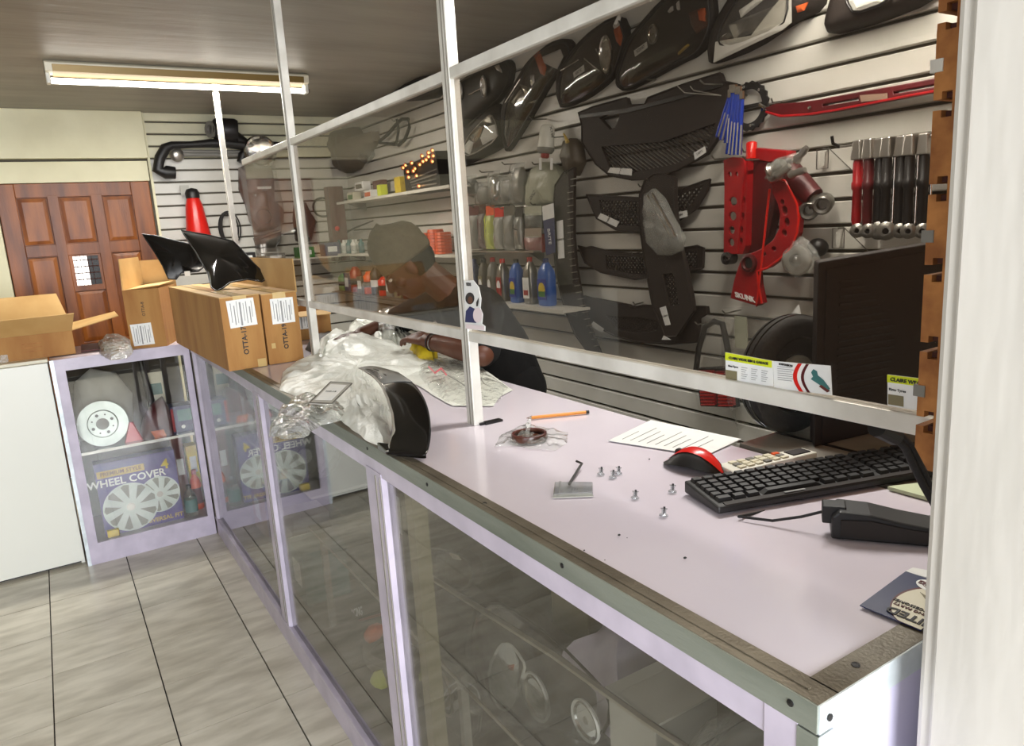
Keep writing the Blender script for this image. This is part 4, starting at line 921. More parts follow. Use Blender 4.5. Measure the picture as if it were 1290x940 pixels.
# --- grilles and trims
def grille(label, outer, d, th, holes=(), mesh=None, mt='dark_plastic', sp=.016, wd=.005, angs=(.75,-.75), labels=(), name='grille', cat='grille', group='black grilles and trims on the slatted wall', bev=.002, rim=None):
    t = thing(name, label, cat, mm(W(outer)), group)
    hs = [W(h, d) for h in holes]; ms = W(mesh, d) if mesh else None
    plate('grille_body', W(outer, d), hs+([ms] if ms else []), th, mt, t, bev=bev)
    if ms: lattice('grille_mesh', ms, XW-d+th*.5, sp, wd, mt, t, angs)
    make('rim', MB().tube(densify(W(outer, d), .03), rim or .004, 6, closed=True), mt, t, smooth=True)
    for pts, tx, sz in labels: sticker(t, pts, d+.004, tx, sz)
    wall_hook(t, *[(max(p[0] for p in outer)+min(p[0] for p in outer))/2 for _ in (0,)], min(p[1] for p in outer)+8, d+.01)
    return t
z3 = lambda p: zm(690, 80, 3.4815, p); z4 = lambda p: zm(690, 300, 3.919, p); z2 = lambda p: zm(560, 170, 3.135, p)
t = grille('big black grille panel with two white labels, upper plate notched, below the headlamps',
  z3([(135,215),(200,190),(345,150),(355,183),(425,180),(440,150),(600,90),(755,42),(768,78),(830,90),(830,170),(770,235),(740,330),(695,400),(560,470),(450,505),(370,510),(270,490),(210,440),(150,345),(150,270)]), .05, .02,
  holes=[z3([(228,240),(270,215),(312,205),(312,240),(295,280),(272,290)])], mesh=z3([(235,365),(500,345),(735,262),(700,370),(560,440),(380,478),(270,455)]), sp=.013, wd=.0055, angs=(.55,),
  labels=[(z3([(262,478),(275,456),(370,462),(368,492)]), 'GR-LA207', .011),(z3([(640,392),(690,362),(694,390),(645,422)]), 'LF0T5', .012)])
make('upper_fold', MB().prism(W(z3([(140,240),(350,215),(600,150),(760,100),(750,88),(600,135),(345,198),(140,225)]), .056), (.006,0,0)), 'black_plastic', t)
make('wire_edge', MB().tube(W(z3([(570,100),(600,128),(760,140),(640,118),(625,100)]), .07), .0022, 6), 'chrome_dull', t)
grille('black honeycomb grille shaped like a smile, directly below the big panel', z3([(170,575),(235,580),(400,590),(560,562),(710,507),(700,555),(650,640),(560,700),(400,742),(300,730),(215,680)]), .04, .012,
  mesh=z3([(225,600),(400,606),(560,582),(680,535),(630,625),(560,675),(400,715),(300,705),(235,665)]), labels=[(z3([(218,678),(232,656),(314,694),(300,718)]), 'G-6057', .012),(z3([(552,655),(610,644),(614,672),(556,685)]), '3097', .012)])
grille('narrow black honeycomb grille with clips, between the smile grille and the wide lower grille', z4([(150,38),(190,48),(215,42),(300,66),(460,80),(600,60),(740,38),(768,48),(762,150),(680,165),(600,180),(430,203),(260,168),(185,122)]), .04, .012,
  mesh=z4([(285,85),(460,98),(600,85),(735,66),(735,140),(600,165),(430,180),(290,150)]), sp=.014, wd=.004)
grille('wide dark lower grille with notched top edge, lowest of the grilles', z4([(170,285),(200,292),(350,320),(395,328),(415,345),(470,332),(600,338),(780,338),(785,372),(742,400),(742,512),(600,522),(440,512),(330,482),(205,420),(185,330)]), .05, .02,
  mesh=z4([(290,385),(440,392),(550,410),(545,455),(440,470),(330,450)]), sp=.012, wd=.006, labels=[(z4([(210,432),(225,412),(278,448),(268,468)]), '', .01)])
t = grille('tall black upright trim crossing the grilles, with a mesh window in its lower half', [(806,245),(812,228),(824,219),(836,219),(849,224),(850,262),(854,300),(862,330),(872,380),(873,392),(852,424),(838,424),(822,385),(812,330),(804,270)], .085, .02,
  mesh=[(834,346),(848,344),(855,384),(843,386)], sp=.012, wd=.005, name='upright_trim', cat='car part', labels=[(z4([(552,345),(582,335),(606,428),(580,432)]), 'G-4019', .011)])
make('clip', MB().prism(W(z4([(562,502),(572,482),(606,502)]), .10), (.003,0,0)), 'paper', t)
t = thing('wrapped_bracket', 'clear bag of shiny brackets hanging over the upright trim', 'bag', W1(828, 280, .12))
make('bag_film', MB().dome(densify(W([(811,245),(822,238),(834,250),(846,275),(860,300),(856,316),(842,322),(828,322),(816,308),(811,280)], .11), .015), NX, .03, nz=.012, nf=30, rings=6, back=.02), 'clear_film', t, smooth=True)
for a, b in (((816,246),(846,300)),((822,244),(852,298))): make('metal_rod', MB().cyl(W1(*a,.128), W1(*b,.128), .005), 'chrome', t, smooth=True)
t = grille('long curved black trim strip with slots and a white upright label, left of the grilles', [(559+x/3.135, 170+y/3.135) for x, y in ((440,200),(470,152),(515,128),(512,250),(512,400),(522,520),(542,640),(572,750),(612,850),(640,915),(572,862),(520,790),(482,700),(445,560),(432,400),(436,260))], .07, .016, name='curved_strip', cat='car part')
sticker(t, [(701,279),(709,277),(711,325),(703,326)], .076, 'T0J30N12B', .014)
for k in range(26):
    f = k/25; v = 226+f*210; import_x = 716+ (max(0, v-300)/136)**1.7*34 + (4 if v < 240 else 0)
    make('slot_rib', MB().bar(W1(import_x-1, v, .074), W1(import_x+6, v-1.2, .074), .0035, .004, (1,0,0)), 'steel' if k % 3 == 0 else 'alu_groove', t)
# --- spray bottle head and hanging gloves/bags around it
t = wall_thing('light_bulb_pack', 'white bottle with a red cap hanging upside down above the grey-green bag', 'bottle', [(674,155),(700,155),(700,200),(674,200)])
c = W1(688, 172, .07); e_ = W1(686, 196, .08)
ax_ = (e_-c).normalized()
make('bottle_body', MB().lathe(W1(690,156,.07), ax_, [(.0,0),(.026,.006),(.034,.02),(.038,.10),(.040,.115),(0,.12)], 18), 'white_plastic', t, smooth=True)
make('shoulder', MB().lathe(W1(690,156,.07)+ax_*.105, ax_, [(.040,0),(.041,.012),(.030,.026),(0,.028)], 18), 'grey_plastic', t, smooth=True)
make('cap', MB().lathe(W1(690,156,.07)+ax_*.128, ax_, [(.020,0),(.020,.018),(.014,.024),(0,.024)], 14), 'red', t, smooth=True)
text('print', 'XYN', .024, W1(695, 166, .112), (0,-.2,-1), (0,-1,.2), 'ink', t); wall_hook(t, 690, 150, .1)
t = wall_thing('glove_pack', 'pale grey-green packet with dark print hanging under the white bottle', 'packet', [(662,215),(705,215),(702,258),(664,262)])
make('packet', MB().dome(densify(W([(668,214),(682,204),(700,210),(704,222),(702,258),(684,258),(672,266),(662,258),(662,235)], .05), .02), NX, .035, nz=.01, nf=25, rings=5, back=.04), mat('sage', (164,166,146), .45, bump=.6, bs=30), t, smooth=True)
text('print', 'DNZ', .026, W1(671, 246, .095), (0,-1,.8), (0,.5,1), 'ink', t); wall_hook(t, 684, 206, .06)
make('pull_tab', MB().prism(W([(679,199),(682,199),(682,214),(679,214)], .085), (.002,0,0)), 'paper', t); make('pull_tab', MB().prism(W([(693,199),(696,199),(696,214),(693,214)], .085), (.002,0,0)), 'paper', t)
t = wall_thing('brass_nozzle', 'dark hanging pouch with a brass tip, right of the grey-green packet', 'packet', [(708,170),(722,170),(722,210),(708,210)])
make('pouch', MB().dome(densify(W([(709,178),(718,174),(726,182),(730,205),(722,222),(712,214),(708,195)], .05), .015), NX, .03, nz=.008, nf=25, rings=4, back=.04), mat('umber', (84,76,64), .5), t, smooth=True)
make('brass_tip', MB().cyl(W1(715,179,.08), W1(710,168,.08), .010, .003), 'gold', t, smooth=True); wall_hook(t, 714, 172, .08)
t = wall_thing('brush_pack', 'long blue and white blister pack hanging beside the curved strip', 'packet', [(684,262),(698,262),(698,322),(684,322)])
make('card', MB().prism(W([(683,262),(697,258),(699,318),(688,322)], .09), (.004,0,0)), 'navy', t); make('header_card', MB().prism(W([(683,260),(697,256),(698,274),(684,278)], .092), (.002,0,0)), 'paper', t)
text('print', 'BRITE', .030, W1(692, 298, .096), (0,-.1,-1), (0,-1,.1), 'paper', t); wall_hook(t, 690, 256, .1)
# packets on the pegs above the bottles
pk = [('small tools in clear blister with a black handle, on the upper left peg', (604,236), (612,256), 'umber', .05), ('thin chrome wand hanging in the middle of the upper pegs', (621,222), (625,252), 'chrome', .012), ('grey blister with a chrome ring right of the chrome wand', (633,228), (646,252), 'grey_plastic', .03), ('dark metal lever hanging left of the grey-green packet', (648,212), (656,256), 'steel', .02),
      ('black clip hanging at the far left, beside the near post', (589,228), (595,244), 'black_plastic', .03)]
for l, (a, b), (c2, d2), mt_, w_ in pk:
    t = wall_thing('hanging_tool', l, 'tool', [(a,b),(c2,d2)]); u0, u1 = a-3, c2+3
    make('tool_body', MB().dome(densify(smooth_loop(W([(u0,b),(u1,b-2),(u1+1,d2),(u0+1,d2+2)], .05)), .02), NX, .02, rings=3, back=.02), mt_, t, smooth=True)
    make('blister', MB().dome(densify(W([(u0-2,b-6),(u1+2,b-8),(u1+2,d2+3),(u0-1,d2+4)], .048), .03), NX, .03, rings=3, nz=.003, nf=30), 'clear_film', t, smooth=True); wall_hook(t, (u0+u1)/2, b-6, .09)
pk = [((591,262),(603,314),'umber','dark_red','dark brown hanging packet with red header at the left of the middle row'), ((604,260),(611,312),'dark_red','brown_plastic','narrow dark red packet second in the middle row'), ((612,262),(622,314),'lime','orange','lime packet with an orange header in the middle row'),
      ((623,264),(634,314),'curtain_grey','bright_red','pale packet with a bright red header in the middle row'), ((635,262),(648,316),'grey_plastic','umber','wide grey packet of fittings in the middle row'), ((649,264),(658,314),'steel','dark_plastic','steel-coloured packet with dark header in the middle row'), ((661,262),(682,288),'black_plastic','sage','black round-topped packet at the right of the middle row'), ((661,290),(682,318),'red','chrome_dull','red and silver packet below the black round-topped one')]
for (a, b), (c2, d2), m1, m2, l in pk:
    t = wall_thing('hanging_packet', l, 'packet', [(a,b),(c2,d2)], 'packets hanging in the middle row above the bottles')
    P = [(a,b+6),(c2,b+5),(c2+1,d2),(a+1,d2)]
    make('packet', MB().dome(densify(W(P, .07), .02), NX, .025, rings=3, back=.02, nz=.006, nf=30), m1, t, smooth=True)
    make('header_card', MB().prism(W([(a,b-2),(c2,b-3),(c2,b+9),(a,b+10)], .093), (.003,0,0)), m2, t)
    make('film', MB().dome(densify(W(P, .085), .03), NX, .022, rings=3, nz=.006, nf=40), 'clear_film', t, smooth=True); wall_hook(t, (a+c2)/2, b-3, .12)
t = wall_thing('peg_bar', 'thin pale metal bar running above the middle row of packets', 'bar', [(585,262),(665,262)]); make('bar', MB().cyl(W1(576,264,.05), W1(666,260,.05), .006), 'chrome_dull', t); make('bracket', MB().box(*[x for k in range(3) for x in (min(W1(600,263,.05)[k], W1(600,263,-.006)[k])-.004, max(W1(600,263,.05)[k], W1(600,263,-.006)[k])+.004)]), 'steel', t)
t = wall_thing('wire_shelf', 'narrow metal shelf under the middle row of packets', 'shelf', [(585,318),(665,318)]); 
def wshelf(t, pl, pr, dep, th, mt_, lip=.0):
    a, b = at(0, XW-dep, *pl), at(0, XW-dep, *pr); z = (a.z+b.z)/2; y0, y1 = min(a.y,b.y), max(a.y,b.y)
    make('shelf_board', MB().box(XW-dep, XW-.002, y0, y1, z-th, z), mt_, t)
    if lip: make('front_lip', MB().box(XW-dep-.003, XW-dep, y0, y1, z-th-.004, z+lip), mt_, t)
    for y in (y0+.08, y1-.08): make('bracket', MB().prism([(XW-.002,y-.003,z-th),(XW-dep*.8,y-.003,z-th),(XW-.002,y-.003,z-th-.06)], (0,.006,0)), 'steel', t)
    return z, y0, y1
wshelf(t, (578,313), (672,320), .12, .008, 'chrome_dull')
# --- bottle shelf
t = wall_thing('bottle_shelf', 'white shelf carrying a row of oil bottles low on the slatted wall', 'shelf', [(580,384),(710,394)])
sz, sy0, sy1 = wshelf(t, (560,374), (710,392), .20, .012, 'shelf_white', .004)
def oil_bottle(u, wpx, hz, body, cap, lbl, lab, lean=0):
    c = at(0, XW-.13, u, 384); y = c.y; w2 = wpx; t = thing('oil_bottle', lab, 'bottle', (XW-.12, y, sz), 'oil bottles on the low white shelf')
    c = Vector((XW-.12, y, sz+.0005)); hx, hy = .030, w2
    def ring(sx, sy, z): return [c+Vector((sx*hx*(abs(math.cos(a))**.6)*(1 if math.cos(a) > 0 else -1), sy*hy*(abs(math.sin(a))**.6)*(1 if math.sin(a) > 0 else -1), z)) for a in [2*PI*k/16 for k in range(16)]]
    rs = [ring(.9,.9,0), ring(1,1,.008), ring(1,1,hz*.62), ring(.95,.85,hz*.74), ring(.6,.5,hz*.86), ring(.42,.36,hz*.9), ring(.42,.36,hz*.92)]
    mb = MB(); mb.v = [p for r_ in rs for p in r_]
    for i in range(len(rs)-1):
        for j in range(16): mb.f.append((i*16+j, i*16+(j+1)%16, (i+1)*16+(j+1)%16, (i+1)*16+j))
    mb.f += [tuple(range(15,-1,-1)), tuple(range((len(rs)-1)*16, len(rs)*16))]
    make('body', mb, body, t, smooth=True); make('cap', MB().lathe(c+Vector((0,0,hz*.91)), (0,0,1), [(.014,0),(.014,hz*.09),(.011,hz*.1),(0,hz*.1)], 12), cap, t, smooth=True)
    make('label', MB().box(c.x-hx-.0015, c.x-hx+.001, y-hy*.72, y+hy*.72, sz+.03, sz+hz*.58), lbl, t)
    l2 = make('label_swoosh', MB().dome([Vector((c.x-hx-.002, y+hy*.55*math.cos(a), sz+hz*.36+hz*.15*math.sin(a))) for a in [k*PI/6 for k in range(12)]], NX, .001, rings=2), 'yellow' if body in ('blue','oil_blue') else 'paper', t)
    make('label_band', MB().box(c.x-hx-.0035, c.x-hx-.001, y-hy*.5, y+hy*.5, sz+.045, sz+.07), 'green' if body in ('blue','oil_blue') else 'red', t)
ob = [(589,.028,.20,'black_plastic','black_plastic','umber','dark bottle hidden behind the portrait leaflet, leftmost on the low shelf'),(599,.034,.21,'navy','navy','paper','dark blue bottle with navy cap, second on the low shelf'),(611,.030,.215,'umber','black_plastic','khaki','brown bottle with black cap on the low shelf'),
      (622,.028,.22,'grey_plastic','red','umber','grey bottle with red cap, left of the other red-capped grey bottle'),(634,.032,.215,'steel','bright_red','red','silver bottle with a red cap and a red patterned label'),(651,.040,.215,'oil_blue','black_plastic','blue','blue bottle with black cap standing between two silver bottles'),
      (668,.036,.225,'steel','red','paper','silver bottle with red cap between the two blue bottles'),(688,.050,.22,'oil_blue','navy','blue','broad blue bottle at the right end of the low shelf')]
for o_ in ob: oil_bottle(*o_)
# --- upper left shelf with lamp box and small boxes, seen through the far pane
t = wall_thing('upper_shelf', 'cream shelf carrying small boxes and a lamp display high on the far slatted wall', 'shelf', [(425,250),(560,238)])
uz, uy0, uy1 = wshelf(t, (424,253), (566,237), .20, .010, 'shelf_white', .003)
def sbox(name, label, cat, y, w_, hz, mt_, dx=.10, dd=.06, z=None, grp=None, extra=None):
    z = uz if z is None else z; t = thing(name, label, cat, (XW-dx, y, z), grp)
    make('box_body', MB().box(XW-dx-dd/2, XW-dx+dd/2, y-w_/2, y+w_/2, z+.0005, z+hz), mt_, t, bevel=.002)
    if extra: make('box_label', MB().box(XW-dx-dd/2-.001, XW-dx-dd/2, y-w_*.35, y+w_*.35, z+hz*.25, z+hz*.75), extra, t)
    return t
yy = lambda u, v=250, d=.12: at(0, XW-d, u, v).y
sbox('small_box', 'cream box at the far end of the upper shelf, lower of the left pair', 'box', yy(443), .13, .065, 'cream_plastic', extra='green')
sbox('small_box', 'white patterned box standing on the far end boxes of the upper shelf', 'box', yy(455), .16, .06, 'paper', z=uz+.066, extra='umber')
sbox('small_box', 'dark red box behind the white boxes on the upper shelf', 'box', yy(470), .14, .12, 'maroon', dx=.06, dd=.05)
sbox('small_box', 'low white box in the middle of the upper shelf', 'box', yy(472), .14, .055, 'paper', dx=.14, extra='amber')
sbox('small_box', 'yellow-green can-shaped box right of the low white box', 'box', yy(488), .06, .075, 'lime', dx=.15, dd=.05)
sbox('small_box', 'yellow box beside the lamp display on the upper shelf', 'box', yy(502), .09, .11, 'yellow', dx=.09)
t = thing('lamp_display', 'dark display box full of glowing amber lamps and chrome strips on the upper shelf', 'display', (XW-.12, yy(535), uz))
def LDQ(u, v, d): return W1(u, v, d)
P = [(508,212),(548,190),(556,240),(512,246)]
make('box_body', MB().prism(W(P, .15), (.10,0,0)), 'black_plastic', t)
for u, v in [(511,207),(519,204),(514,215),(523,211),(515,222),(525,220),(532,195),(533,202),(540,191),(545,188),(546,195),(545,202),(537,200),(521,214),(508,210),(529,206),(540,196),(528,233)]:
    b = make('amber_lamp', MB().lathe(W1(u,v+1.5,.151), NX, [(.014,0),(.014,.006),(.010,.011),(0,.013)], 10), 'amber', t, smooth=True)
    make('lamp_glow', MB().ball(W1(u,v+1.5,.166), .007, 8, 6), mat('warm_glow', (255,196,120), .3, emit=2.5) if 'warm_glow' not in M else 'warm_glow', b, smooth=True)
for k in range(5): make('chrome_strip', MB().bar(W1(516+k, 228+k*3-1, .152), W1(550, 213+k*6, .152), .008, .004, (1,0,0)), 'chrome_dull' if k % 2 else 'steel', t)
# --- lower shelf with orange cups, dark boxes, blue-white pack
t = wall_thing('middle_shelf', 'grey shelf with an orange stack and packs, seen through the far pane', 'shelf', [(425,322),(570,324)])
mz, my0, my1 = wshelf(t, (424,318), (574,324), .20, .010, 'shelf_white', .002)
t = thing('orange_stack', 'stack of nested orange plastic cups on the shelf left of the near post', 'stack of cups', (XW-.12, yy(547,320), mz))
def cup(cu, k, n, z0): pass
for col_, (u, k0) in enumerate(((538,7),(549,8),(560,7))):
    y = yy(u, 322)
    for k in range(k0): make('cup', MB().lathe((XW-.12+.01*(col_%2), y, mz+.0005+.018*k), (0,0,1), [(.0,.0),(.050,.001),(.046,.017),(.0,.0175)], 14), 'orange', t, smooth=False)
t = thing('bottle_pack', 'shrink-wrapped pack of small pale bottles on the shelf behind the person', 'pack', (XW-.12, yy(442,330), mz))
for i in range(5):
    for j in range(2):
        y = yy(430+i*6, 330); x = XW-.16+.06*j; make('small_bottle', MB().lathe((x, y, mz+.001), (0,0,1), [(.022,0),(.022,.07),(.010,.085),(.010,.10),(0,.10)], 10), 'teal' if (i+j) % 2 else 'white_plastic', t, smooth=True)
make('shrink_film', MB().box(XW-.19, XW-.07, yy(458,330), yy(426,330), mz+.02, mz+.06), 'pet', t)
sbox('small_box', 'dark navy box on the middle shelf left of the orange cups', 'box', yy(522,320), .10, .12, 'navy', z=mz, extra='grey_plastic')
sbox('small_box', 'cream box on the middle shelf just behind the cap of the person', 'box', yy(500,320), .14, .10, 'cream_plastic', z=mz)
sbox('small_box', 'low steel box beneath the dark navy one, beside the orange cups', 'box', yy(527,320), .05, .05, 'steel', dx=.16, dd=.05, z=mz)
# stock under the middle shelf
t = wall_thing('lower_shelf', 'low dark shelf of mixed stock behind the person', 'shelf', [(420,360),(570,380)]); lz, ly0, ly1 = wshelf(t, (415,362), (560,392), .22, .012, 'umber')
rs_ = [('green','green can'),('navy','navy carton'),('red','red can'),('umber','brown carton'),('orange','orange canister'),('black_plastic','black canister'),('bright_red','bright red canister'),('grey_plastic','grey carton'),('khaki','khaki carton'),('dark_red','dark red canister'),('white_plastic','white canister'),('amber','amber canister')]
for k, (mt_, nm) in enumerate(rs_):
    y = ly1-.10-k*.135
    if y < ly0+.05: break
    if 'can' in nm and 'carton' not in nm:
        t = thing('canister', '%s on the low dark shelf behind the person' % nm, 'canister', (XW-.13, y, lz)); hz = .13+.03*(k % 3)
        make('body', MB().lathe((XW-.13, y, lz+.0005), (0,0,1), [(.042,0),(.045,.004),(.045,hz*.8),(.03,hz*.9),(.018,hz),(0,hz)], 14), mt_, t, smooth=True); make('band', MB().lathe((XW-.13, y, lz+hz*.3), (0,0,1), [(.0458,0),(.0458,hz*.25)], 14), 'paper' if k % 2 else 'black_plastic', t)
    else: sbox('stock_carton', '%s on the low dark shelf behind the person' % nm, 'box', y, .10, .12+.02*(k%3), mt_, z=lz, dx=.13, extra='paper')
# --- hanging bits high on the far pane
t = wall_thing('steering_bracket', 'dark hook-shaped bracket hanging high behind the far pane', 'car part', [(490,150),(515,180)])
make('arm', MB().tube(W([(478,178),(488,170),(498,158),(506,150),(514,150),(516,160),(510,176),(502,183)], .05), .011, 8), 'black_plastic', t, smooth=True); make('arm', MB().tube(W([(500,150),(502,165),(499,182),(478,180)], .05), .009, 8), 'black_plastic', t, smooth=True); wall_hook(t, 505, 152, .06)
t = wall_thing('film_covered_part', 'large grey wrapped part hanging at the far corner of the slatted wall', 'car part', [(400,170),(455,210)])
make('wrapped_body', MB().dome(densify(W([(402,178),(415,166),(444,160),(452,172),(468,165),(470,178),(456,198),(448,212),(436,218),(424,214),(424,196)], .06), .03), NX, .08, nz=.02, nf=12, rings=6, back=.055), mat('dusty_film', (116,108,96), .5, bump=.4, bs=20), t, smooth=True)
t = wall_thing('hanging_bag', 'small clear bag of dark fittings hanging right of the wrapped part', 'packet', [(455,180),(470,200)])
make('bag_film', MB().dome(densify(W([(452,184),(462,180),(466,196),(458,206),(450,200)], .05), .02), NX, .03, nz=.01, nf=30, rings=4, back=.04), 'clear_film', t, smooth=True); make('fitting', MB().ball(W1(458,196,.05), .03, 8, 6), 'umber', t)
t = wall_thing('dark_strip', 'thin dark wiper-like strip slanting up behind the head of the person', 'wiper', [(425,310),(465,285)]); make('blade', MB().tube(W([(424,300),(430,296),(450,286),(470,278)], .06), [.012,.010,.008,.004], 8), 'black_plastic', t, smooth=True); make('arm', MB().cyl(W1(430,296,.06), W1(432,292,0), .005), 'steel', t)
t = wall_thing('ceiling_duct_part', 'flat black part wedged under the ceiling beside the near post', 'car part', [(500,115),(548,98)])
make('body', MB().dome(densify(smooth_loop(W([(492,119),(508,106),(524,98),(545,94),(556,100),(552,122),(530,126),(505,128)], .04)), .03), NX, .03, rings=4, back=.035), 'black_plastic', t, smooth=True); make('edge_fold', MB().tube(W([(496,118),(510,107),(526,99),(546,95)], .072), .006, 6), 'dark_plastic', t, smooth=True)
for k, (u, v) in enumerate(((576,84),(612,66),(652,48),(681,33),(720,18))):
    t = wall_thing('cable_clip', ['small black ceiling-edge clip leftmost of five, right beside the near post','small black ceiling-edge clip, second from the near post','small black ceiling-edge clip, middle one of the five','small black ceiling-edge clip, fourth from the near post','small black ceiling-edge clip farthest right, where the top rail meets it'][k], 'clip', [(u,v)], 'clips along the top edge of the slatted wall')
    p = W1(u, v, .012); make('clip_body', MB().box(p.x-.012, p.x+.002, p.y-.018, p.y+.018, p.z-.012, p.z+.010), 'black_plastic', t, bevel=.003)
# --- red suspension arms
t = wall_thing('red_control_arm', 'straight red perforated arm with a black bushing at its lower end', 'car part', [(915,200),(935,330)])
za = lambda p: zm(890, 150, 3.761, p)
ho = [[(x+r*math.cos(a), y+s*math.sin(a)) for a in [k*PI/5 for k in range(10)]] for x, y, r, s in ((110,262,8,12),(142,262,7,12),(125,390,19,22),(122,460,18,21),(118,527,14,19),(116,585,14,19))]
plate('arm_plate', W(za([(80,195),(120,180),(175,185),(182,215),(170,330),(145,640),(80,640),(84,330)]), .09), [W(za(h), .09) for h in ho], .012, 'red', t, bev=.002)
plate('side_plate', W(za([(182,190),(196,200),(190,400),(185,600),(170,640),(148,640),(172,330)]), .084), [W(za([(x+8*math.cos(a), y+20*math.sin(a)) for a in [k*PI/4 for k in range(8)]]), .084) for x, y in ((177,385),(172,460),(166,525),(164,580))], .06, 'red', t)
b = make('bushing', MB().lathe(W1(*za([(98,660)])[0], .092), NX, [(.022,-.03),(.022,.008),(.018,.011),(.010,.011),(.010,.0)], 18), 'black_plastic', t, smooth=True); make('sleeve', MB().lathe(W1(*za([(98,660)])[0], .104), NX, [(.009,-.01),(.009,.002),(.005,.002),(.005,-.01)], 14), 'chrome', b, smooth=True)
wall_hook(t, 922, 199, .10)
t = wall_thing('dark_red_plate', 'broad dark red folded plate behind the straight and curved red arms', 'car part', [(940,200),(972,320)])
plate('plate', W(za([(196,185),(320,195),(330,330),(322,430),(290,560),(250,625),(170,640),(185,500),(192,350)]), .055), [], .04, 'dark_red', t, bev=.003); make('top_box', MB().prism(W(za([(205,135),(380,150),(385,185),(300,205),(205,190)]), .06), (.05,0,0)), 'red', t, bevel=.004)
make('round_boss', MB().lathe(W1(*za([(213,158)])[0], .06)+Vector((-.0,0,-.02)), (0,0,1), [(.018,0),(.018,.05),(.012,.055),(0,.055)], 14), 'bright_red', t, smooth=True); wall_hook(t, 948, 190, .05)
t = wall_thing('curved_red_arm', 'curved red perforated arm ending in a flared foot with white lettering', 'car part', [(975,230),(935,375)])
cv = za([(303,300),(340,285),(372,292),(400,345),(428,400),(437,470),(430,540),(405,605),(345,665),(290,705),(240,722),(246,790),(262,872),(238,886),(112,850),(130,760),(150,700),(165,660),(200,640),(265,612),(315,572),(342,520),(347,450),(335,400),(312,350)])
ho = [[(x+r*math.cos(a), y+s*math.sin(a)) for a in [k*PI/5 for k in range(10)]] for x, y, r, s in ((358,395,9,14),(370,435,12,22),(380,490,12,22),(368,540,12,16),(318,615,10,10),(272,640,9,9))]
plate('arm_plate', W(cv, .11), [W(za(h), .11) for h in ho], .03, 'red', t, bev=.003)
make('arm_flange', MB().tube(densify(W(cv[:14], .112), .02), .004, 6), 'bright_red', t, smooth=True)
b = make('bushing', MB().lathe(W1(*za([(205,682)])[0], .112), NX, [(.030,-.01),(.030,.010),(.022,.013),(.018,.006),(0,.004)], 20), 'dark_red', t, smooth=True); make('bushing_bore', MB().lathe(W1(*za([(205,682)])[0], .119), NX, [(.018,0),(.016,.002),(0,.002)], 16), 'black_plastic', b)
text('lettering', 'SKUNK', .026, W1(*za([(182,845)])[0], .1125), W1(*za([(240,868)])[0], .1125)-W1(*za([(125,835)])[0], .1125), (0,.25,1), 'paper', t, bold=True, ext=.001)
t = wall_thing('chrome_fittings', 'clear-wrapped cluster of chrome fittings hanging over the top of the curved red arm', 'car part', [(975,205),(1008,225)])
for (a, b2, c2, d2, r_) in ((300,250,410,180,.022),(330,270,420,200,.014),(395,265,440,250,.012),(300,285,345,235,.012),(420,200,450,165,.012)): make('fitting', MB().lathe(W1(*za([(a,b2)])[0], .14), W1(*za([(c2,d2)])[0], .14)-W1(*za([(a,b2)])[0], .14), [(r_,0),(r_*1.2,.01),(r_*.8,.02),(r_,.04),(r_*.7,.055),(0,.056)], 12), 'chrome_dull', t, smooth=True)
make('wrap_film', MB().dome(densify(W(za([(285,290),(300,220),(340,185),(440,155),(455,190),(430,240),(380,275),(330,300)]), .13), .02), NX, .035, nz=.01, nf=40, rings=4), 'clear_film', t, smooth=True); wall_hook(t, 972, 200, .14)
t = wall_thing('dark_red_link', 'dark red tubular link with two metal bushings at its lower right end', 'car part', [(1000,235),(1035,265)])
make('link_tube', MB().cyl(W1(*za([(390,262)])[0], .07), W1(*za([(510,372)])[0], .07), .045, .032, 14), 'dark_red', t, smooth=True)
for (a, b2) in ((488,430),(552,402)):
    b = make('bushing', MB().lathe(W1(*za([(a,b2)])[0], .07), (-1,-.5,-.2), [(.030,-.03),(.030,.02),(.024,.026),(.016,.024),(.014,0),(0,0)], 16), 'steel', t, smooth=True)
make('neck', MB().cyl(W1(*za([(505,365)])[0], .07), W1(*za([(515,420)])[0], .07), .018), 'steel', t); wall_hook(t, 994, 222, .07)
# blue cables, chain ring, red strip
t = wall_thing('blue_cables', 'bundle of bright blue rods with chrome ends hanging above the straight red arm', 'cable set', [(905,105),(935,195)])
for i, (a, b2, c2, d2) in enumerate(((922,112,904,172),(924,112,909,176),(926,112,917,194),(929,114,921,195),(932,114,926,195),(935,120,931,195),(920,118,915,180))):
    r_ = make('rod', MB().cyl(W1(a,b2,.13), W1(c2,d2,.12), .007, .009, 8), 'blue', t, smooth=True); make('chrome_end', MB().cyl(W1(a,b2-5,.13), W1(a,b2+5,.13), .009, n=8), 'chrome', r_)
    make('clear_sleeve', MB().cyl(W1((a+c2)/2+1,(b2+d2)/2,.13), W1(c2+1,d2,.13), .0035, n=6), 'chrome_dull', r_)
wall_hook(t, 924, 107, .16)
t = wall_thing('chain_ring', 'black toothed ring hanging behind the blue rods', 'chain ring', [(945,135)])
c = W1(943,134,.03); mb = MB(); n=40; out = [c+Vector((0, math.cos(2*PI*k/n)*(.075+(.006 if k%2 else 0)), math.sin(2*PI*k/n)*(.075+(.006 if k%2 else 0)))) for k in range(n)]
inn = [c+Vector((0, math.cos(2*PI*k/n)*.055, math.sin(2*PI*k/n)*.055)) for k in range(n)]; plate('ring_plate', out, [inn], .008, 'black_plastic', t)
for k in range(6): a = k*PI/3+.3; make('ring_bolt', MB().cyl(c+Vector((.0, math.cos(a)*.065, math.sin(a)*.065)), c+Vector((-.008, math.cos(a)*.065, math.sin(a)*.065)), .005, n=8), 'chrome', t)
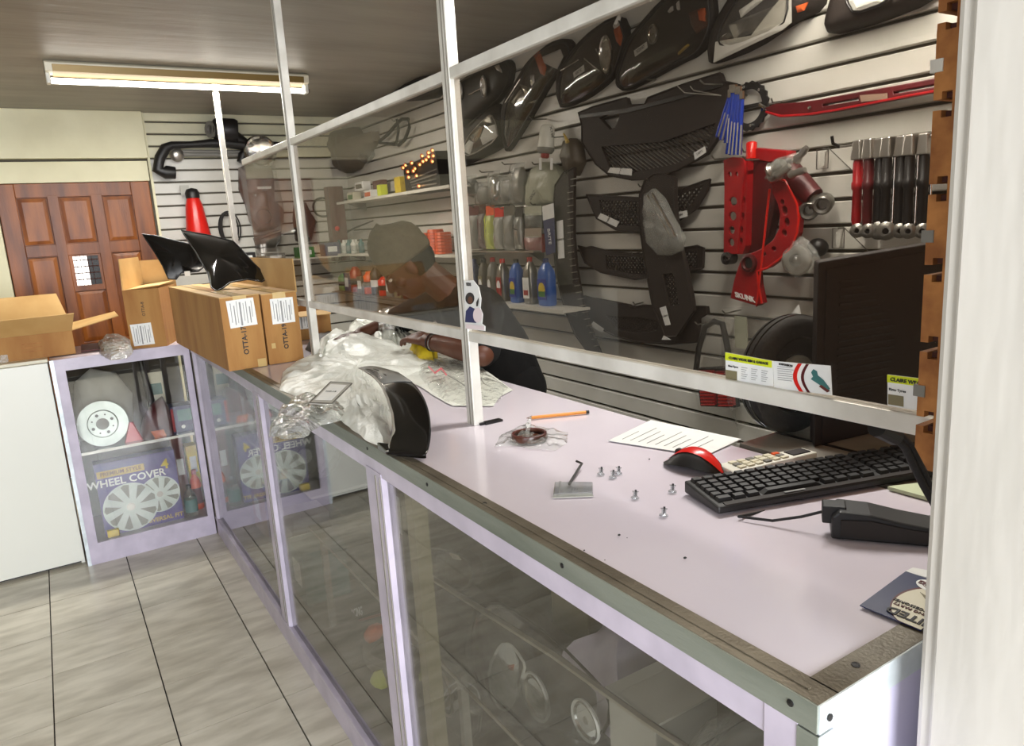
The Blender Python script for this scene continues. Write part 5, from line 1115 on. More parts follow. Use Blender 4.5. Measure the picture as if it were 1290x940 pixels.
make('spoke', MB().bar(c+Vector((.004,-.055,0)), c+Vector((.004,.055,.0)), .012, .006, (1,0,0)), 'black_plastic', t); wall_hook(t, 943, 120, .04)
t = wall_thing('red_skid_strip', 'long dark red strip with two slots running to the brown board edge', 'car part', [(965,140),(1180,100)])
st = z7([(352,516),(400,497),(480,492),(600,478),(800,440),(1000,405),(1172,372),(1300,348),(1300,412),(1176,438),(900,490),(700,530),(560,552),(430,560),(380,546)])
plate('strip', W(st, .05), [W(z7([(632,500),(800,470),(802,480),(634,508)]), .05), W(z7([(970,440),(1165,404),(1165,414),(972,448)]), .05)], .03, 'dark_red', t, bev=.003)
make('highlight_lip', MB().tube(W(z7([(360,535),(430,556),(560,548),(700,526),(900,486),(1176,434)]), .053), .004, 6), 'red', t, smooth=True)
make('badge', MB().prism(W(z7([(808,455),(940,445),(942,472),(815,488)]), .053), (.002,0,0)), mat('brass_grey', (136,112,96), .4), t); make('stud', MB().lathe(W1(*z7([(570,515)])[0], .052), NX, [(.006,0),(.005,.004),(0,.005)], 10), 'chrome', t); wall_hook(t, 985, 128, .05)
make('end_bolt', MB().cyl(W1(957,131,.04), W1(966,137,.04), .006), 'chrome', t)
# rail of links
t = wall_thing('link_rail', 'thin metal rail on which the adjustable links hang', 'rail', [(1055,185),(1190,168)])
ra = W1(1057, 185, .09); rb_ = W1(1215, 166, .09); make('rail_bar', MB().cyl(ra, rb_, .0035), 'chrome_dull', t, smooth=True); make('rail_end', MB().tube([ra+Vector((0,.0,.0)), ra+Vector((-.03,.0,.01)), ra+Vector((-.036,0,.03))], .005, 7), 'black_plastic', t, smooth=True)
for u, v in ((1128,174),(1178,168),(1075,183)): make('rail_bracket', MB().cyl(W1(u,v,.09), W1(u,v,.0), .004), 'steel', t)
lk = [(1082,'red','bright red link with chrome fork, farthest left on the rail',0),(1099,'dark_red','dark red link second from the left on the rail',0),(1110,'black_plastic','black link between the dark red link and the paired black ones',1),(1122,'black_plastic','black link with a large polished end, middle of the rail',1),(1137,'black_plastic','black link right of the middle one on the rail',0),(1151,'black_plastic','black link second from the brown board edge',0),(1166,'black_plastic','black link nearest the brown board edge',0)]
for i, (u, mt_, l, big) in enumerate(lk):
    tv = 182-(u-1082)*.10; p = W1(u, tv, .09); yv = p.y; x = XW-.09-.012*(i % 2); t = thing('adjustable_link', l, 'car part', (x, yv, p.z), 'adjustable links hanging on the rail')
    zt2 = p.z+.012; zb2 = zt2-.255
    make('fork_head', MB().hexa([Vector((x-.018,yv-.016,zt2-.055)), Vector((x-.018,yv+.016,zt2-.055)), Vector((x+.018,yv+.016,zt2-.055)), Vector((x+.018,yv-.016,zt2-.055))], [Vector((x-.014,yv-.012,zt2)), Vector((x-.014,yv+.012,zt2)), Vector((x+.014,yv+.016,zt2)), Vector((x+.014,yv-.016,zt2))]), 'chrome_dull', t, bevel=.004)
    make('sleeve', MB().lathe((x,yv,zt2-.055), (0,0,-1), [(.012,0),(.014,.01),(.014,.06),(.017,.064),(.017,.08),(.013,.086),(.014,.17),(.011,.185),(0,.186)], 12), mt_, t, smooth=True)
    make('threaded_rod', MB().cyl((x+.006,yv-.018,zt2-.05), (x+.006,yv-.018,zb2+.02), .0045, n=8), 'chrome', t, smooth=True)
    r_ = .026 if big else .021; q = Vector((x,yv,zb2)); e = make('rod_end', MB().lathe(q+Vector((.02,0,0)), (-1,-.35,0), [(r_*.6,0),(r_,.006),(r_,.034),(r_*.6,.04),(r_*.35,.04),(r_*.35,.01)], 16), 'steel', t, smooth=True)
    make('joint_ball', MB().ball(q+Vector((0,.0,0)), r_*.55, 10, 8), 'black_plastic', e, smooth=True)
# price-tag bracket and lower hook, shiny bag
for (u, v, l) in ((1036,200,'small wire label bracket on the slatted wall left of the links'),(1056,300,'small wire label bracket below the links, above the dark case')):
    t = wall_thing('wire_bracket', l, 'bracket', [(u,v)]); p = W1(u, v, .03)
    make('frame', MB().tube([p+Vector((0,.02,.03)), p+Vector((0,-.02,.03)), p+Vector((0,-.02,-.03)), p+Vector((0,.02,-.03))], .002, 6, closed=True), 'steel', t); make('tag_plate', MB().box(p.x, p.x+.002, p.y-.008, p.y+.008, p.z-.02, p.z+.02), 'curtain_grey', t)
    make('arm', MB().tube([p+Vector((0,.0,.03)), (XW,p.y,p.z+.03)], .0025, 6), 'steel', t); make('stay', MB().tube([p+Vector((0,-.02,.03)), (XW,p.y-.09,p.z-.05)], .0015, 5), 'steel', t)
t = wall_thing('chrome_clamp', 'clear-wrapped chrome ring clamp hanging at the right of the curved red arm', 'car part', [(1010,325)])
make('ring', MB().lathe(W1(1006,327,.08), (-1,-.3,0), [(.020,0),(.045,.004),(.050,.016),(.045,.026),(.020,.028),(.016,.014),(.020,0)], 22), 'chrome_dull', t, smooth=True)
make('wrap_film', MB().dome(densify(W([(990,318),(1004,296),(1018,302),(1030,318),(1036,334),(1018,344),(1004,350),(990,340)], .09), .02), NX, .04, nz=.012, nf=40, rings=5), 'clear_film', t, smooth=True); make('dark_core', MB().ball(W1(1030,312,.05), (.03,.035,.03), 10, 7), 'black_plastic', t, smooth=True); wall_hook(t, 1004, 298, .1)
# red pads in a hanging pack, clear bag and small wheel
t = wall_thing('red_pad_pack', 'hanging pack with a black arch handle over two ribbed red pads', 'packet', [(905,410),(900,515)])
make('arch', MB().tube(W([(877,466),(880,440),(888,412),(900,405),(910,408),(914,425),(918,446)], .09), .011, 8), 'black_plastic', t, smooth=True)
make('case', MB().prism(W([(876,464),(922,462),(926,514),(882,512)], .085), (.03,0,0)), 'black_plastic', t, bevel=.003)
for a, b2, c2, d2 in ((879,467,898,513),(901,468,921,514)):
    pd = make('red_pad', MB().prism(W([(a,b2),(c2,b2),(c2+3,d2-3),(a+4,d2-4)], .095), (.012,0,0)), 'red', t)
    for k in range(11): make('pad_rib', MB().bar(W1(a+.3*k+1, b2+3+4*k, .0965), W1(c2+.3*k-1, b2+3+4*k, .0965), .0035, .004, (1,0,0)), 'bright_red', pd)
make('blister', MB().dome(densify(W([(872,470),(884,406),(904,398),(920,408),(930,516),(880,520)], .098), .04), NX, .012, rings=3, nz=.004, nf=30), 'thin_film', t, smooth=True); wall_hook(t, 900, 404, .1)
c = Vector((1.295, .968, CT+.126)); wn_ = Vector((-.17,-.98,.0)).normalized()
t = thing('scooter_wheel', 'small black wheel with pale hub in clear film, left of the computer case', 'wheel', (c.x, c.y, CT))
R1 = .124
make('tyre', MB().lathe(c, wn_, [(R1*.66,-.026),(R1*.86,-.030),(R1,-.016),(R1*1.01,0),(R1,.016),(R1*.86,.030),(R1*.66,.026),(R1*.62,0),(R1*.66,-.026)], 40, sx=(0,0,1)), 'rubber', t, smooth=True)
for k in range(2): make('tread_groove', MB().lathe(c, wn_, [(R1*.985,-.010+.016*k),(R1*1.015,-.009+.016*k),(R1*1.015,-.006+.016*k),(R1*.985,-.005+.016*k)], 40, sx=(0,0,1)), 'black_gloss', t)
make('rim', MB().lathe(c, wn_, [(R1*.62,-.018),(R1*.66,.0),(R1*.62,.022),(R1*.58,.014),(R1*.5,0),(R1*.62,-.018)], 32, sx=(0,0,1)), 'black_gloss', t, smooth=True)
h_ = make('hub', MB().lathe(c, wn_, [(R1*.32,-.02),(R1*.34,.020),(R1*.28,.026),(R1*.12,.026),(R1*.12,.012),(0,.012)], 20, sx=(0,0,1)), mat('brass_pale', (196,188,168), .35, .3), t, smooth=True)
sd = wn_.cross(Vector((0,0,1)))
for k in range(5):
    a = 2*PI*k/5+.3; v_ = Vector((0,0,1))*math.cos(a)+sd*math.sin(a); make('spoke', MB().bar(c+v_*R1*.22+wn_*.006, c+v_*R1*.6+wn_*.006, .018, .012, wn_), 'black_gloss', t, bevel=.003)
fp = [c+wn_*.032+(Vector((0,0,1))*math.cos(a)*(1.05+.06*math.sin(3*a))+sd*math.sin(a)*(1.04+.05*math.cos(2*a)))*R1 for a in [2*PI*k/40 for k in range(40)]]
fp = [Vector((p.x,p.y,max(p.z,CT+.004))) for p in fp]
make('wrap_film', MB().dome(fp, wn_, .004, rings=7, nz=.006, nf=30), 'thin_film', t, smooth=True)
t = thing('clear_bag', 'loose clear film bag hanging between the red pad pack and the small wheel', 'bag', W1(945,450,.1))
make('film', MB().dome(densify(W([(912,388),(950,385),(985,400),(1010,392),(1012,430),(960,520),(930,545),(915,500),(908,440)], .12), .03), NX, .03, rings=7, nz=.025, nf=18), 'thin_film', t, smooth=True); make('header_card', MB().prism(W([(925,398),(940,400),(942,440),(926,438)], .10), (.004,0,0)), 'sage', t); wall_hook(t, 935, 390, .1)
t = tag(make('small_tag', MB().prism(W([(997,395),(1006,384),(1010,402),(1000,404)], .13), (.002,0,0)), 'paper'), 'tiny white folded tag caught in the clear film beside the dark case', 'tag')

# ------------------------------------------------------------------ goods on the back slatted wall
YN = Vector((0,-1,0))
def Bk(pts, d=0): return [at(1, YB-d, u, v) for u, v in pts]
def B1(u, v, d=0): return at(1, YB-d, u, v)
zb_ = lambda p: zm(150, 130, 4.946, p)
t = thing('black_hose', 'long black moulded pipe with a hooked left end, high on the back wall', 'car part', B1(260,190))
make('pipe', MB().tube(Bk(zb_([(350,435),(290,430),(240,415),(255,340),(290,280),(330,262),(450,258),(560,250),(680,250),(780,265),(860,262),(1000,268),(1080,262)]), .10), [.04,.045,.036,.034,.034,.026,.022,.028,.032,.034,.034,.03,.03], 12), 'black_plastic', t, smooth=True)
make('canister', MB().lathe(B1(*zb_([(585,160)])[0], .10), (1,-.15,-.1), [(.0,0),(.06,.0),(.075,.02),(.080,.14),(.07,.16),(0,.16)], 20), 'black_plastic', t, smooth=True)
make('canister_mouth', MB().lathe(B1(*zb_([(580,165)])[0], .11), (-1,-.5,0), [(.055,0),(.055,.02),(.03,.02),(.03,0)], 18), 'grey_plastic', t, smooth=True)
make('support_arm', MB().tube(Bk(zb_([(700,200),(760,240),(820,270),(770,330),(760,370)]), .08), [.05,.045,.04,.034,.03], 10), 'black_plastic', t, smooth=True); make('mount', MB().cyl(B1(*zb_([(640,240)])[0], .1), B1(*zb_([(640,240)])[0], 0), .015), 'steel', t)
t = thing('chrome_pipe_pair', 'pale metal tubes lying under the black moulded pipe on the back wall', 'car part', B1(270,197))
for y, x0, x1, r_ in ((318,330,760,.016),(300,380,800,.012)): make('tube', MB().cyl(B1(*zb_([(x0,y)])[0], .05), B1(*zb_([(x1,y+4)])[0], .05), r_), 'grey_plastic', t, smooth=True)
make('bundle_tie', MB().ball(B1(*zb_([(360,320)])[0], .05), (.05,.03,.05), 10, 7), 'chrome_dull', t, smooth=True); make('mount', MB().cyl(B1(250,195,.05), B1(250,195,0), .01), 'steel', t)
t = thing('fog_lamp', 'round lamp with a bright chrome rim at the top of the far pane', 'headlamp', B1(330,190))
c = B1(*zb_([(880,300)])[0], .14); make('shell', MB().lathe(c, (-.2,-1,0), [(0,-.12),(.07,-.10),(.10,-.03),(.105,.0),(0,.0)], 22), 'black_plastic', t, smooth=True); make('chrome_rim', MB().lathe(c, (-.2,-1,0), [(.088,0),(.105,-.004),(.112,.008),(.100,.018),(.086,.010),(.088,0)], 28), 'chrome', t, smooth=True); make('lens_cover', MB().lathe(c+Vector((0,-.006,0)), (-.2,-1,0), [(.086,.006),(.06,.016),(0,.022)], 24), 'lens_smoke', t, smooth=True); make('mount', MB().cyl(c, c+Vector((0,.14,0)), .012), 'steel', t)
t = thing('traffic_cone', 'red cone with a black top hanging on the back wall beside the door', 'cone', B1(248,295))
ct_, cb = B1(*zb_([(455,560)])[0], .08), B1(*zb_([(500,850)])[0], .08); make('cone_body', MB().lathe(ct_, cb-ct_, [(.040,.03),(.055,.08),(.085,(cb-ct_).length),(0,(cb-ct_).length)], 22), 'bright_red', t, smooth=True); make('black_top', MB().lathe(ct_, cb-ct_, [(0,-.035),(.035,-.025),(.047,.0),(.045,.035)], 20), 'black_plastic', t, smooth=True)
make('hang_tag', MB().box(B1(*zb_([(375,545)])[0]).x, B1(*zb_([(430,545)])[0]).x, YB-.05, YB-.045, B1(*zb_([(400,575)])[0]).z, B1(*zb_([(400,515)])[0]).z), 'curtain_grey', t); wall_b = make('hook', MB().cyl(ct_+Vector((0,0,.01)), ct_+Vector((0,.08,.01)), .004), 'steel', t)
t = thing('cable_coil', 'coil of thin black cable hanging right of the red cone', 'cable', B1(285,290))
for k in range(4): c = B1(*zb_([(690-4*k,780)])[0], .03+.008*k); make('cable_loop', MB().tube([c+Vector((math.cos(a)*(.075-.012*k), 0, math.sin(a)*(.12-.006*k))) for a in [2*PI*j/24 for j in range(24)]], .0045, 6, closed=True), 'rubber', t, smooth=True)
make('hook', MB().cyl(B1(288,268,.06), B1(288,268,0), .004), 'steel', t)
zc_ = lambda p: zm(290, 170, 5.871, p)
t = thing('brown_wrapped_part', 'large brown part in clear wrap with a round boss, behind the far pane', 'car part', B1(330,250))
make('body', MB().dome(densify(Bk(zc_([(70,240),(130,215),(300,230),(325,300),(330,500),(395,560),(395,650),(320,700),(200,720),(150,640),(120,520),(70,400)]), .05), .04), YN, .09, rings=6, nz=.012, nf=10, back=.045, flat=.4), 'brown_plastic', t, smooth=True)
make('round_boss', MB().lathe(B1(*zc_([(245,605)])[0], .145), (0,-1,0), [(.075,0),(.075,.012),(.055,.02),(.05,.008),(.03,.008),(.03,.02),(0,.022)], 22), 'brown_plastic', t, smooth=True)
make('white_clip', MB().box(*[x for a, b in zip(B1(*zc_([(205,400)])[0],.16), B1(*zc_([(300,380)])[0],.145)) for x in (min(a,b), max(a,b))]), 'paper', t); make('bright_stud', MB().ball(B1(*zc_([(185,445)])[0], .15), .016, 10, 8), 'chrome', t, smooth=True)
make('wrap_film', MB().dome(densify(Bk(zc_([(60,240),(330,225),(400,560),(380,720),(180,760),(140,640)]), .14), .05), YN, .05, rings=6, nz=.015, nf=14), 'clear_film', t, smooth=True)
t = thing('folded_part', 'dark grey folded part in film below the brown wrapped one', 'car part', B1(335,300)); make('body', MB().dome(densify(Bk(zc_([(175,760),(330,710),(380,700),(370,790),(330,835),(200,835)]), .04), .03), YN, .07, rings=4, nz=.012, nf=18, back=.035), 'grey_plastic', t, smooth=True); make('bright_edge', MB().tube(Bk(zc_([(220,765),(290,735),(350,715),(375,700)]), .10), .008, 6), 'chrome_dull', t, smooth=True)
t = thing('leather_pad', 'dark brown bundle hanging behind the far partition post', 'car part', B1(380,270)); make('body', MB().dome(densify(Bk(zc_([(480,500),(560,500),(600,580),(640,640),(600,780),(540,805),(490,780),(470,620)]), .04), .03), YN, .07, rings=5, nz=.015, nf=12, back=.035), mat('dark_brown', (46,26,20), .5), t, smooth=True); make('hook', MB().cyl(B1(*zc_([(520,495)])[0], .06), B1(*zc_([(520,495)])[0], 0), .004), 'steel', t)
t = thing('rubber_ring', 'thin black ring hanging right of the far partition post', 'ring', B1(405,261)); c = B1(*zc_([(685,535)])[0], .02); make('ring', MB().tube([c+Vector((math.cos(a)*.075, 0, math.sin(a)*.07)) for a in [2*PI*j/28 for j in range(28)]], .008, 8, closed=True), 'rubber', t, smooth=True); make('hook', MB().cyl(c+Vector((0,-.02,.064)), c+Vector((0,.03,.064)), .004), 'steel', t)
t = thing('red_extinguisher_box', 'tall dark red box at the corner of the back wall behind the far pane', 'box', B1(424,250)); make('box_body', MB().box(1.92, 2.04, YB-.10, YB-.004, 1.30, 1.86), 'dark_red', t, bevel=.004); make('red_light', MB().ball((1.96, YB-.105, 1.545), .02, 10, 7), 'bright_red', t, smooth=True)
t = thing('back_shelf', 'white wire shelf low on the back wall behind the cartons', 'shelf', B1(400,322)); make('shelf_board', MB().box(1.15, 2.1, YB-.22, YB-.003, 1.335, 1.345), 'shelf_white', t); 
for x in (1.25, 1.95): make('bracket', MB().prism([(x, YB-.003, 1.335), (x, YB-.18, 1.335), (x, YB-.003, 1.27)], (.006,0,0)), 'steel', t)
for i, (x, w_, h_2, m_, l) in enumerate(((1.25,.12,.07,'black_plastic','low black box on the wire shelf behind the far pane'),(1.45,.14,.05,'grey_plastic','flat grey box on the wire shelf behind the far pane'),(1.68,.12,.08,'green','green pack on the wire shelf beside the far partition post'),(1.88,.12,.10,'navy','navy box at the corner end of the wire shelf'))):
    t = thing('stock_box', l, 'box', (x, YB-.12, 1.345)); make('box_body', MB().box(x-w_/2, x+w_/2, YB-.18, YB-.06, 1.3455, 1.345+h_2), m_, t, bevel=.002); make('box_label', MB().box(x-w_*.3, x+w_*.3, YB-.1812, YB-.18, 1.3455+h_2*.3, 1.3455+h_2*.7), 'paper', t)

# ------------------------------------------------------------------ person leaning over the counter
def remesh(name, mb, mat_, parent, vox, it=3):
    me = bpy.data.meshes.new('r'); me.from_pydata(mb.v, [], mb.f)
    bm = bmesh.new(); bm.from_mesh(me); bmesh.ops.recalc_face_normals(bm, faces=bm.faces); bm.to_mesh(me); bm.free()
    t = bpy.data.objects.new('r', me); C.objects.link(t); r = t.modifiers.new('r', 'REMESH'); r.mode = 'VOXEL'; r.voxel_size = vox
    s = t.modifiers.new('s', 'SMOOTH'); s.iterations = it; s.factor = .5
    dg = bpy.context.evaluated_depsgraph_get(); dg.update(); m2 = bpy.data.meshes.new_from_object(t.evaluated_get(dg)); bpy.data.objects.remove(t)
    org = ORG[parent.name]; m2.transform(Matrix.Translation(-org)); m2.name = name; m2.materials.clear(); m2.materials.append(M[mat_])
    m2.polygons.foreach_set('use_smooth', [True]*len(m2.polygons)); o = link(name, m2, parent); ORG[o.name] = org; return o
def limb(mb, pts, rs):
    P = [Vector(p) for p in pts]
    for i in range(len(P)-1):
        k = 6; mb.tube([P[i].lerp(P[i+1], j/k) for j in range(k+1)], [rs[i]+(rs[i+1]-rs[i])*j/k for j in range(k+1)], 14)
    for p, r in zip(P, rs): mb.ball(p, r, 14, 10)
    return mb
pn = thing('person', 'person in a black T-shirt and olive knitted cap, bent over the counter', 'person', (1.45, 2.45, 0))
HC = Vector((1.135, 2.515, 1.385)); fw_ = Vector((-.62, .25, -.62)).normalized(); rt_ = Vector((-.25, -1, 0)); rt_ = (rt_-fw_*rt_.dot(fw_)).normalized(); hu = rt_.cross(fw_)
if hu.z < 0: hu = -hu
HM = Matrix((rt_, fw_, hu)).transposed()
def H(x, y, z): return HC + HM @ Vector((x, y, z))
b = MB()
b.ball(H(0,-.012,.02), (.076,.094,.105), 24, 18, HM); b.ball(H(0,.028,-.045), (.058,.066,.072), 20, 14, HM); b.ball(H(0,.058,-.085), (.030,.028,.024), 12, 8, HM)
limb(b, [H(0,.088,.012), H(0,.104,-.022)], [.009,.015]); b.ball(H(.012,.094,-.026), .010, 8, 6); b.ball(H(-.012,.094,-.026), .010, 8, 6)
for s in (-1, 1):
    b.ball(H(.032*s,.078,.022), (.022,.012,.008), 10, 8, HM); b.ball(H(.045*s,.060,-.02), (.022,.02,.02), 10, 8, HM); b.ball(H(.077*s,-.005,-.012), (.009,.018,.031), 10, 8, HM)
b.ball(H(0,.092,-.052), (.024,.012,.010), 10, 8, HM)
NB = Vector((1.29, 2.46, 1.26)); limb(b, [H(0,-.03,-.06), NB], [.055,.060])
SR, SL = Vector((1.31, 2.27, 1.215)), Vector((1.33, 2.66, 1.22)); CH = Vector((1.38, 2.46, 1.16)); BL = Vector((1.46, 2.47, 1.02)); PV = Vector((1.52, 2.48, .90))
limb(b, [NB, CH], [.065,.11]); limb(b, [SR, CH, SL], [.055,.10,.055]); limb(b, [CH, BL, PV], [.115,.115,.125])
ER, WR_ = Vector((1.155, 2.03, 1.105)), Vector((1.105, 2.33, 1.125)); EL, WL = Vector((1.21, 2.98, 1.10)), Vector((1.075, 2.90, 1.10))
limb(b, [SR, ER], [.052,.040]); limb(b, [ER, ER.lerp(WR_,.35), WR_], [.039,.039,.026]); limb(b, [SL, EL], [.052,.040]); limb(b, [EL, EL.lerp(WL,.35), WL], [.038,.037,.026])
for s, hy in ((-1, 2.40), (1, 2.57)):
    hp = Vector((1.52, hy, .88)); kn = Vector((1.44, hy, .48)); an = Vector((1.53, hy, .085)); limb(b, [hp, kn, an], [.085,.058,.040]); limb(b, [an, an+Vector((-.16,0,-.045))], [.038,.030])
def hand(b, w, d, n, r=1.0, curl=.5):
    """w wrist, d direction to the fingers, n back-of-hand normal"""
    d = d.normalized(); sd = d.cross(n).normalized(); n = sd.cross(d).normalized()
    kn = w + d*.085
    for k in range(4): o = sd*(.030-.020*k); limb(b, [w+d*.012+o*.5, kn+o], [.014,.0115])
    b.ball(w+d*.05, (.036,.036,.017), 12, 8, Matrix((sd, d, n)).transposed())
    ln = [.034,.040,.037,.028]
    for k in range(4):
        o = sd*(.031-.0205*k); a = kn+o; L = ln[k]; d1 = (d-n*curl*.5+sd*(.12-.08*k)).normalized(); d2 = (d-n*curl*1.3).normalized(); d3 = (d*.6-n*curl*1.8).normalized()
        p1 = a+d1*L; p2 = p1+d2*L*.72; p3 = p2+d3*L*.55; limb(b, [a, p1, p2, p3], [.0098,.0088,.0080,.0070])
    a = w+d*.022+sd*.028; limb(b, [a, a+(d*.6+sd*.8-n*.3).normalized()*.036, a+(d*.6+sd*.8-n*.3).normalized()*.036+(d*.95+sd*.1-n*.5).normalized()*.03], [.0125,.0105,.0085])
hand(b, WR_, Vector((-.10,1,.10)), Vector((-.25,0,1))); hand(b, WL, Vector((-.8,-.45,-.02)), Vector((0,0,1)), curl=.4)
remesh('body', b, 'skin', pn, .0048, 3)
hd = bpy.data.objects['body']
for s in (-1, 1): make('eye', MB().ball(H(.031*s,.079,.010), (.011,.008,.007), 10, 8, HM), 'eye', pn, smooth=True)
make('lips', MB().ball(H(0,.100,-.052), (.020,.007,.006), 12, 8, HM), 'lip', pn, smooth=True)
make('hair', MB().ball(H(0,-.035,-.005), (.078,.080,.080), 16, 12, HM), 'black_cloth', pn, smooth=True)
# knitted cap with turned-up rim and a tall slack crown
mb = MB(); prof = [(1.0,.0),(1.06,.012),(1.07,.045),(1.03,.055),(1.03,.08),(.94,.115),(.74,.145),(.42,.165),(.0,.172)]; n = 30; b0 = 0
for r_, h_ in prof:
    for j in range(n): a = 2*PI*j/n; wv = 1+.012*math.sin(a*6+h_*40); mb.v.append(H(r_*.082*math.cos(a)*wv, -.018+r_*.097*math.sin(a)*wv-h_*.12, .020+h_*.85+(.028 if math.sin(a) < 0 else .01)*(-math.sin(a))*-1.0))
for i in range(len(prof)-1):
    for j in range(n): mb.f.append((i*n+j, i*n+(j+1)%n, (i+1)*n+(j+1)%n, (i+1)*n+j))
o = make('knitted_cap', mb, 'olive_cloth', pn, smooth=True); sm = o.modifiers.new('s', 'SOLIDIFY'); sm.thickness = .004; sm.offset = 1; 
b = MB(); limb(b, [NB+Vector((.02,0,-.02)), CH], [.085,.128]); limb(b, [SR, CH, SL], [.070,.118,.070]); limb(b, [CH, BL, PV+Vector((0,0,-.06))], [.134,.148,.160]); limb(b, [SR, SR.lerp(ER,.88)], [.068,.062]); limb(b, [SL, SL.lerp(EL,.7)], [.068,.060])
remesh('t_shirt', b, 'black_cloth', pn, .009, 3)
b = MB()
for s, hy in ((-1, 2.40), (1, 2.57)): limb(b, [Vector((1.52,hy,.87)), Vector((1.44,hy,.48)), Vector((1.53,hy,.12))], [.105,.078,.062])
limb(b, [Vector((1.52,2.40,.87)), Vector((1.52,2.57,.87))], [.115,.115]); remesh('trousers', b, 'black_cloth', pn, .010, 3)
for hy in (2.40, 2.57): make('shoe', MB().hexa([(1.33,hy-.045,0),(1.33,hy+.045,0),(1.59,hy+.04,0),(1.59,hy-.04,0)], [(1.37,hy-.032,.055),(1.37,hy+.032,.055),(1.58,hy+.035,.10),(1.58,hy-.035,.10)]), 'black_plastic', pn, bevel=.012)
for k in (0, .014): make('bracelet', MB().lathe(WR_.lerp(ER,.10)+(ER-WR_).normalized()*k, ER-WR_, [(.031,0),(.033,.003),(.031,.006),(.029,.003),(.031,0)], 20), 'steel' if k else 'black_plastic', pn, smooth=True)

# ------------------------------------------------------------------ goods inside the low showcase
SZ = .5535
t = thing('brake_disc', 'grey vented brake disc with bolt holes standing on the glass shelf of the low showcase', 'brake disc', (.125, 4.06, SZ))
c = Vector((.135, 4.055, SZ+.112)); ax_ = Vector((-.12,-1,.12)).normalized(); R_d = .112
make('rotor', MB().lathe(c, ax_, [(R_d*.62,-.020),(R_d,-.020),(R_d,-.010),(R_d*.96,-.009),(R_d*.96,-.004),(R_d,-.003),(R_d,.006),(R_d*.62,.006),(R_d*.60,.0),(R_d*.62,-.020)], 48), 'disc_metal', t, smooth=True)
hb = make('hat', MB().lathe(c, ax_, [(R_d*.62,.0),(R_d*.60,.014),(R_d*.57,.018),(R_d*.26,.018),(R_d*.24,.004),(0,.004)], 40), 'disc_metal', t, smooth=True)
make('centre_bore', MB().lathe(c+ax_*.0186, ax_, [(R_d*.25,0),(R_d*.25,.0008),(0,.0008)], 28), 'grey_plastic', hb)
x_ = ax_.cross(Vector((0,0,1))).normalized(); y_ = x_.cross(ax_)
for k in range(8): a = 2*PI*k/8+.35; p = c+ax_*.018+(x_*math.cos(a)+y_*math.sin(a))*R_d*.42; make('bolt_hole', MB().lathe(p, ax_, [(.0075 if k % 2 else .004,0),(.0075 if k % 2 else .004,.001),(0,.001)], 12), 'black_plastic', hb)
bx = thing('wheel_cover_box', 'purple box printed WHEEL COVER at the bottom of the low showcase', 'box', (.235, 4.07, .10))
B0, B1_, BZ0, BZ1, BY = .060, .425, .1005, .475, 4.02
make('box_body', MB().box(B0, B1_, BY, BY+.08, BZ0, BZ1), 'purple', bx, bevel=.003)
def FB(u, v, d=0): return Vector((B0+(B1_-B0)*u, BY-.0006-d, BZ0+(BZ1-BZ0)*v))
def frect(u0, u1, v0, v1, d=0, m='gold', nm='print_band', par=bx): return make(nm, MB().prism([FB(u0,v0,d), FB(u1,v0,d), FB(u1,v1,d), FB(u0,v1,d)], (0,-.0004,0)), m, par)
frect(0,1,0,1,0,'purple_dark','front_print'); frect(.02,.60,.80,.895,.0006); text('print', 'PREMIUM STYLE', .026, FB(.31,.848,.0014), (1,0,0), (0,0,1), 'maroon', bx, bold=True)
text('title', 'WHEEL COVER', .052, FB(.37,.72,.0010), (1,0,0), (0,0,1), 'paper', bx, bold=True); text('number', '4', .07, FB(.86,.82,.0010), (1,0,0), (0,0,1), 'yellow', bx, bold=True)
frect(.42,.98,.03,.13,.0006,'purple'); text('print', 'UNIVERSAL FIT', .030, FB(.72,.07,.0012), (1,0,0), (0,0,1), 'gold', bx, bold=True)
def wheel_cover(cu, cv_, r, d):
    c = FB(cu, cv_, d); wv = make('printed_wheel', MB().lathe(c, (0,-1,0), [(r,0),(r,.001),(0,.001)], 40), 'disc_metal', bx)
    for k in range(9):
        a = 2*PI*k/9; e0, e1 = a+.12, a+.42
        make('spoke_gap', MB().prism([c+Vector((math.cos(q)*rr*r, -.0012, math.sin(q)*rr*r)) for q, rr in ((a+.2,.34),(e0,.92),(a+.33,.96),(e1+.05,.9))], (0,-.0003,0)), 'grey_plastic', wv)
    make('hub_print', MB().lathe(c+Vector((0,-.001,0)), (0,-1,0), [(r*.16,0),(r*.16,.0008),(0,.0008)], 16), 'chrome_dull', wv)
wheel_cover(.74,.42,.095,.0004); wheel_cover(.36,.335,.125,.0012)
t = tag(make('small_yellow_pack', MB().box(.068, .12, 3.99, 4.015, .1005, .135), 'yellow', bevel=.002), 'small yellow-green pack on the floor of the low showcase before the purple box', 'pack')
def simple_bottle(lab, x, y, z, r, h_, m1, m2, m3, cat='bottle', nm='bottle'):
    t = thing(nm, lab, cat, (x, y, z)); make('body', MB().lathe((x,y,z+.0005), (0,0,1), [(r*.9,0),(r,.006),(r,h_*.62),(r*.75,h_*.75),(r*.35,h_*.86),(r*.35,h_*.9),(0,h_*.9)], 16), m1, t, smooth=True)
    make('cap', MB().lathe((x,y,z+h_*.88), (0,0,1), [(r*.42,0),(r*.42,h_*.11),(0,h_*.12)], 12), m2, t, smooth=True); make('label', MB().lathe((x,y,z+h_*.15), (0,0,1), [(r*1.01,0),(r*1.01,h_*.4)], 16), m3, t, smooth=True); return t
t = thing('tail_lamp', 'dark red and amber lamp standing on the glass shelf right of the brake disc', 'car part', (.35, 4.08, SZ))
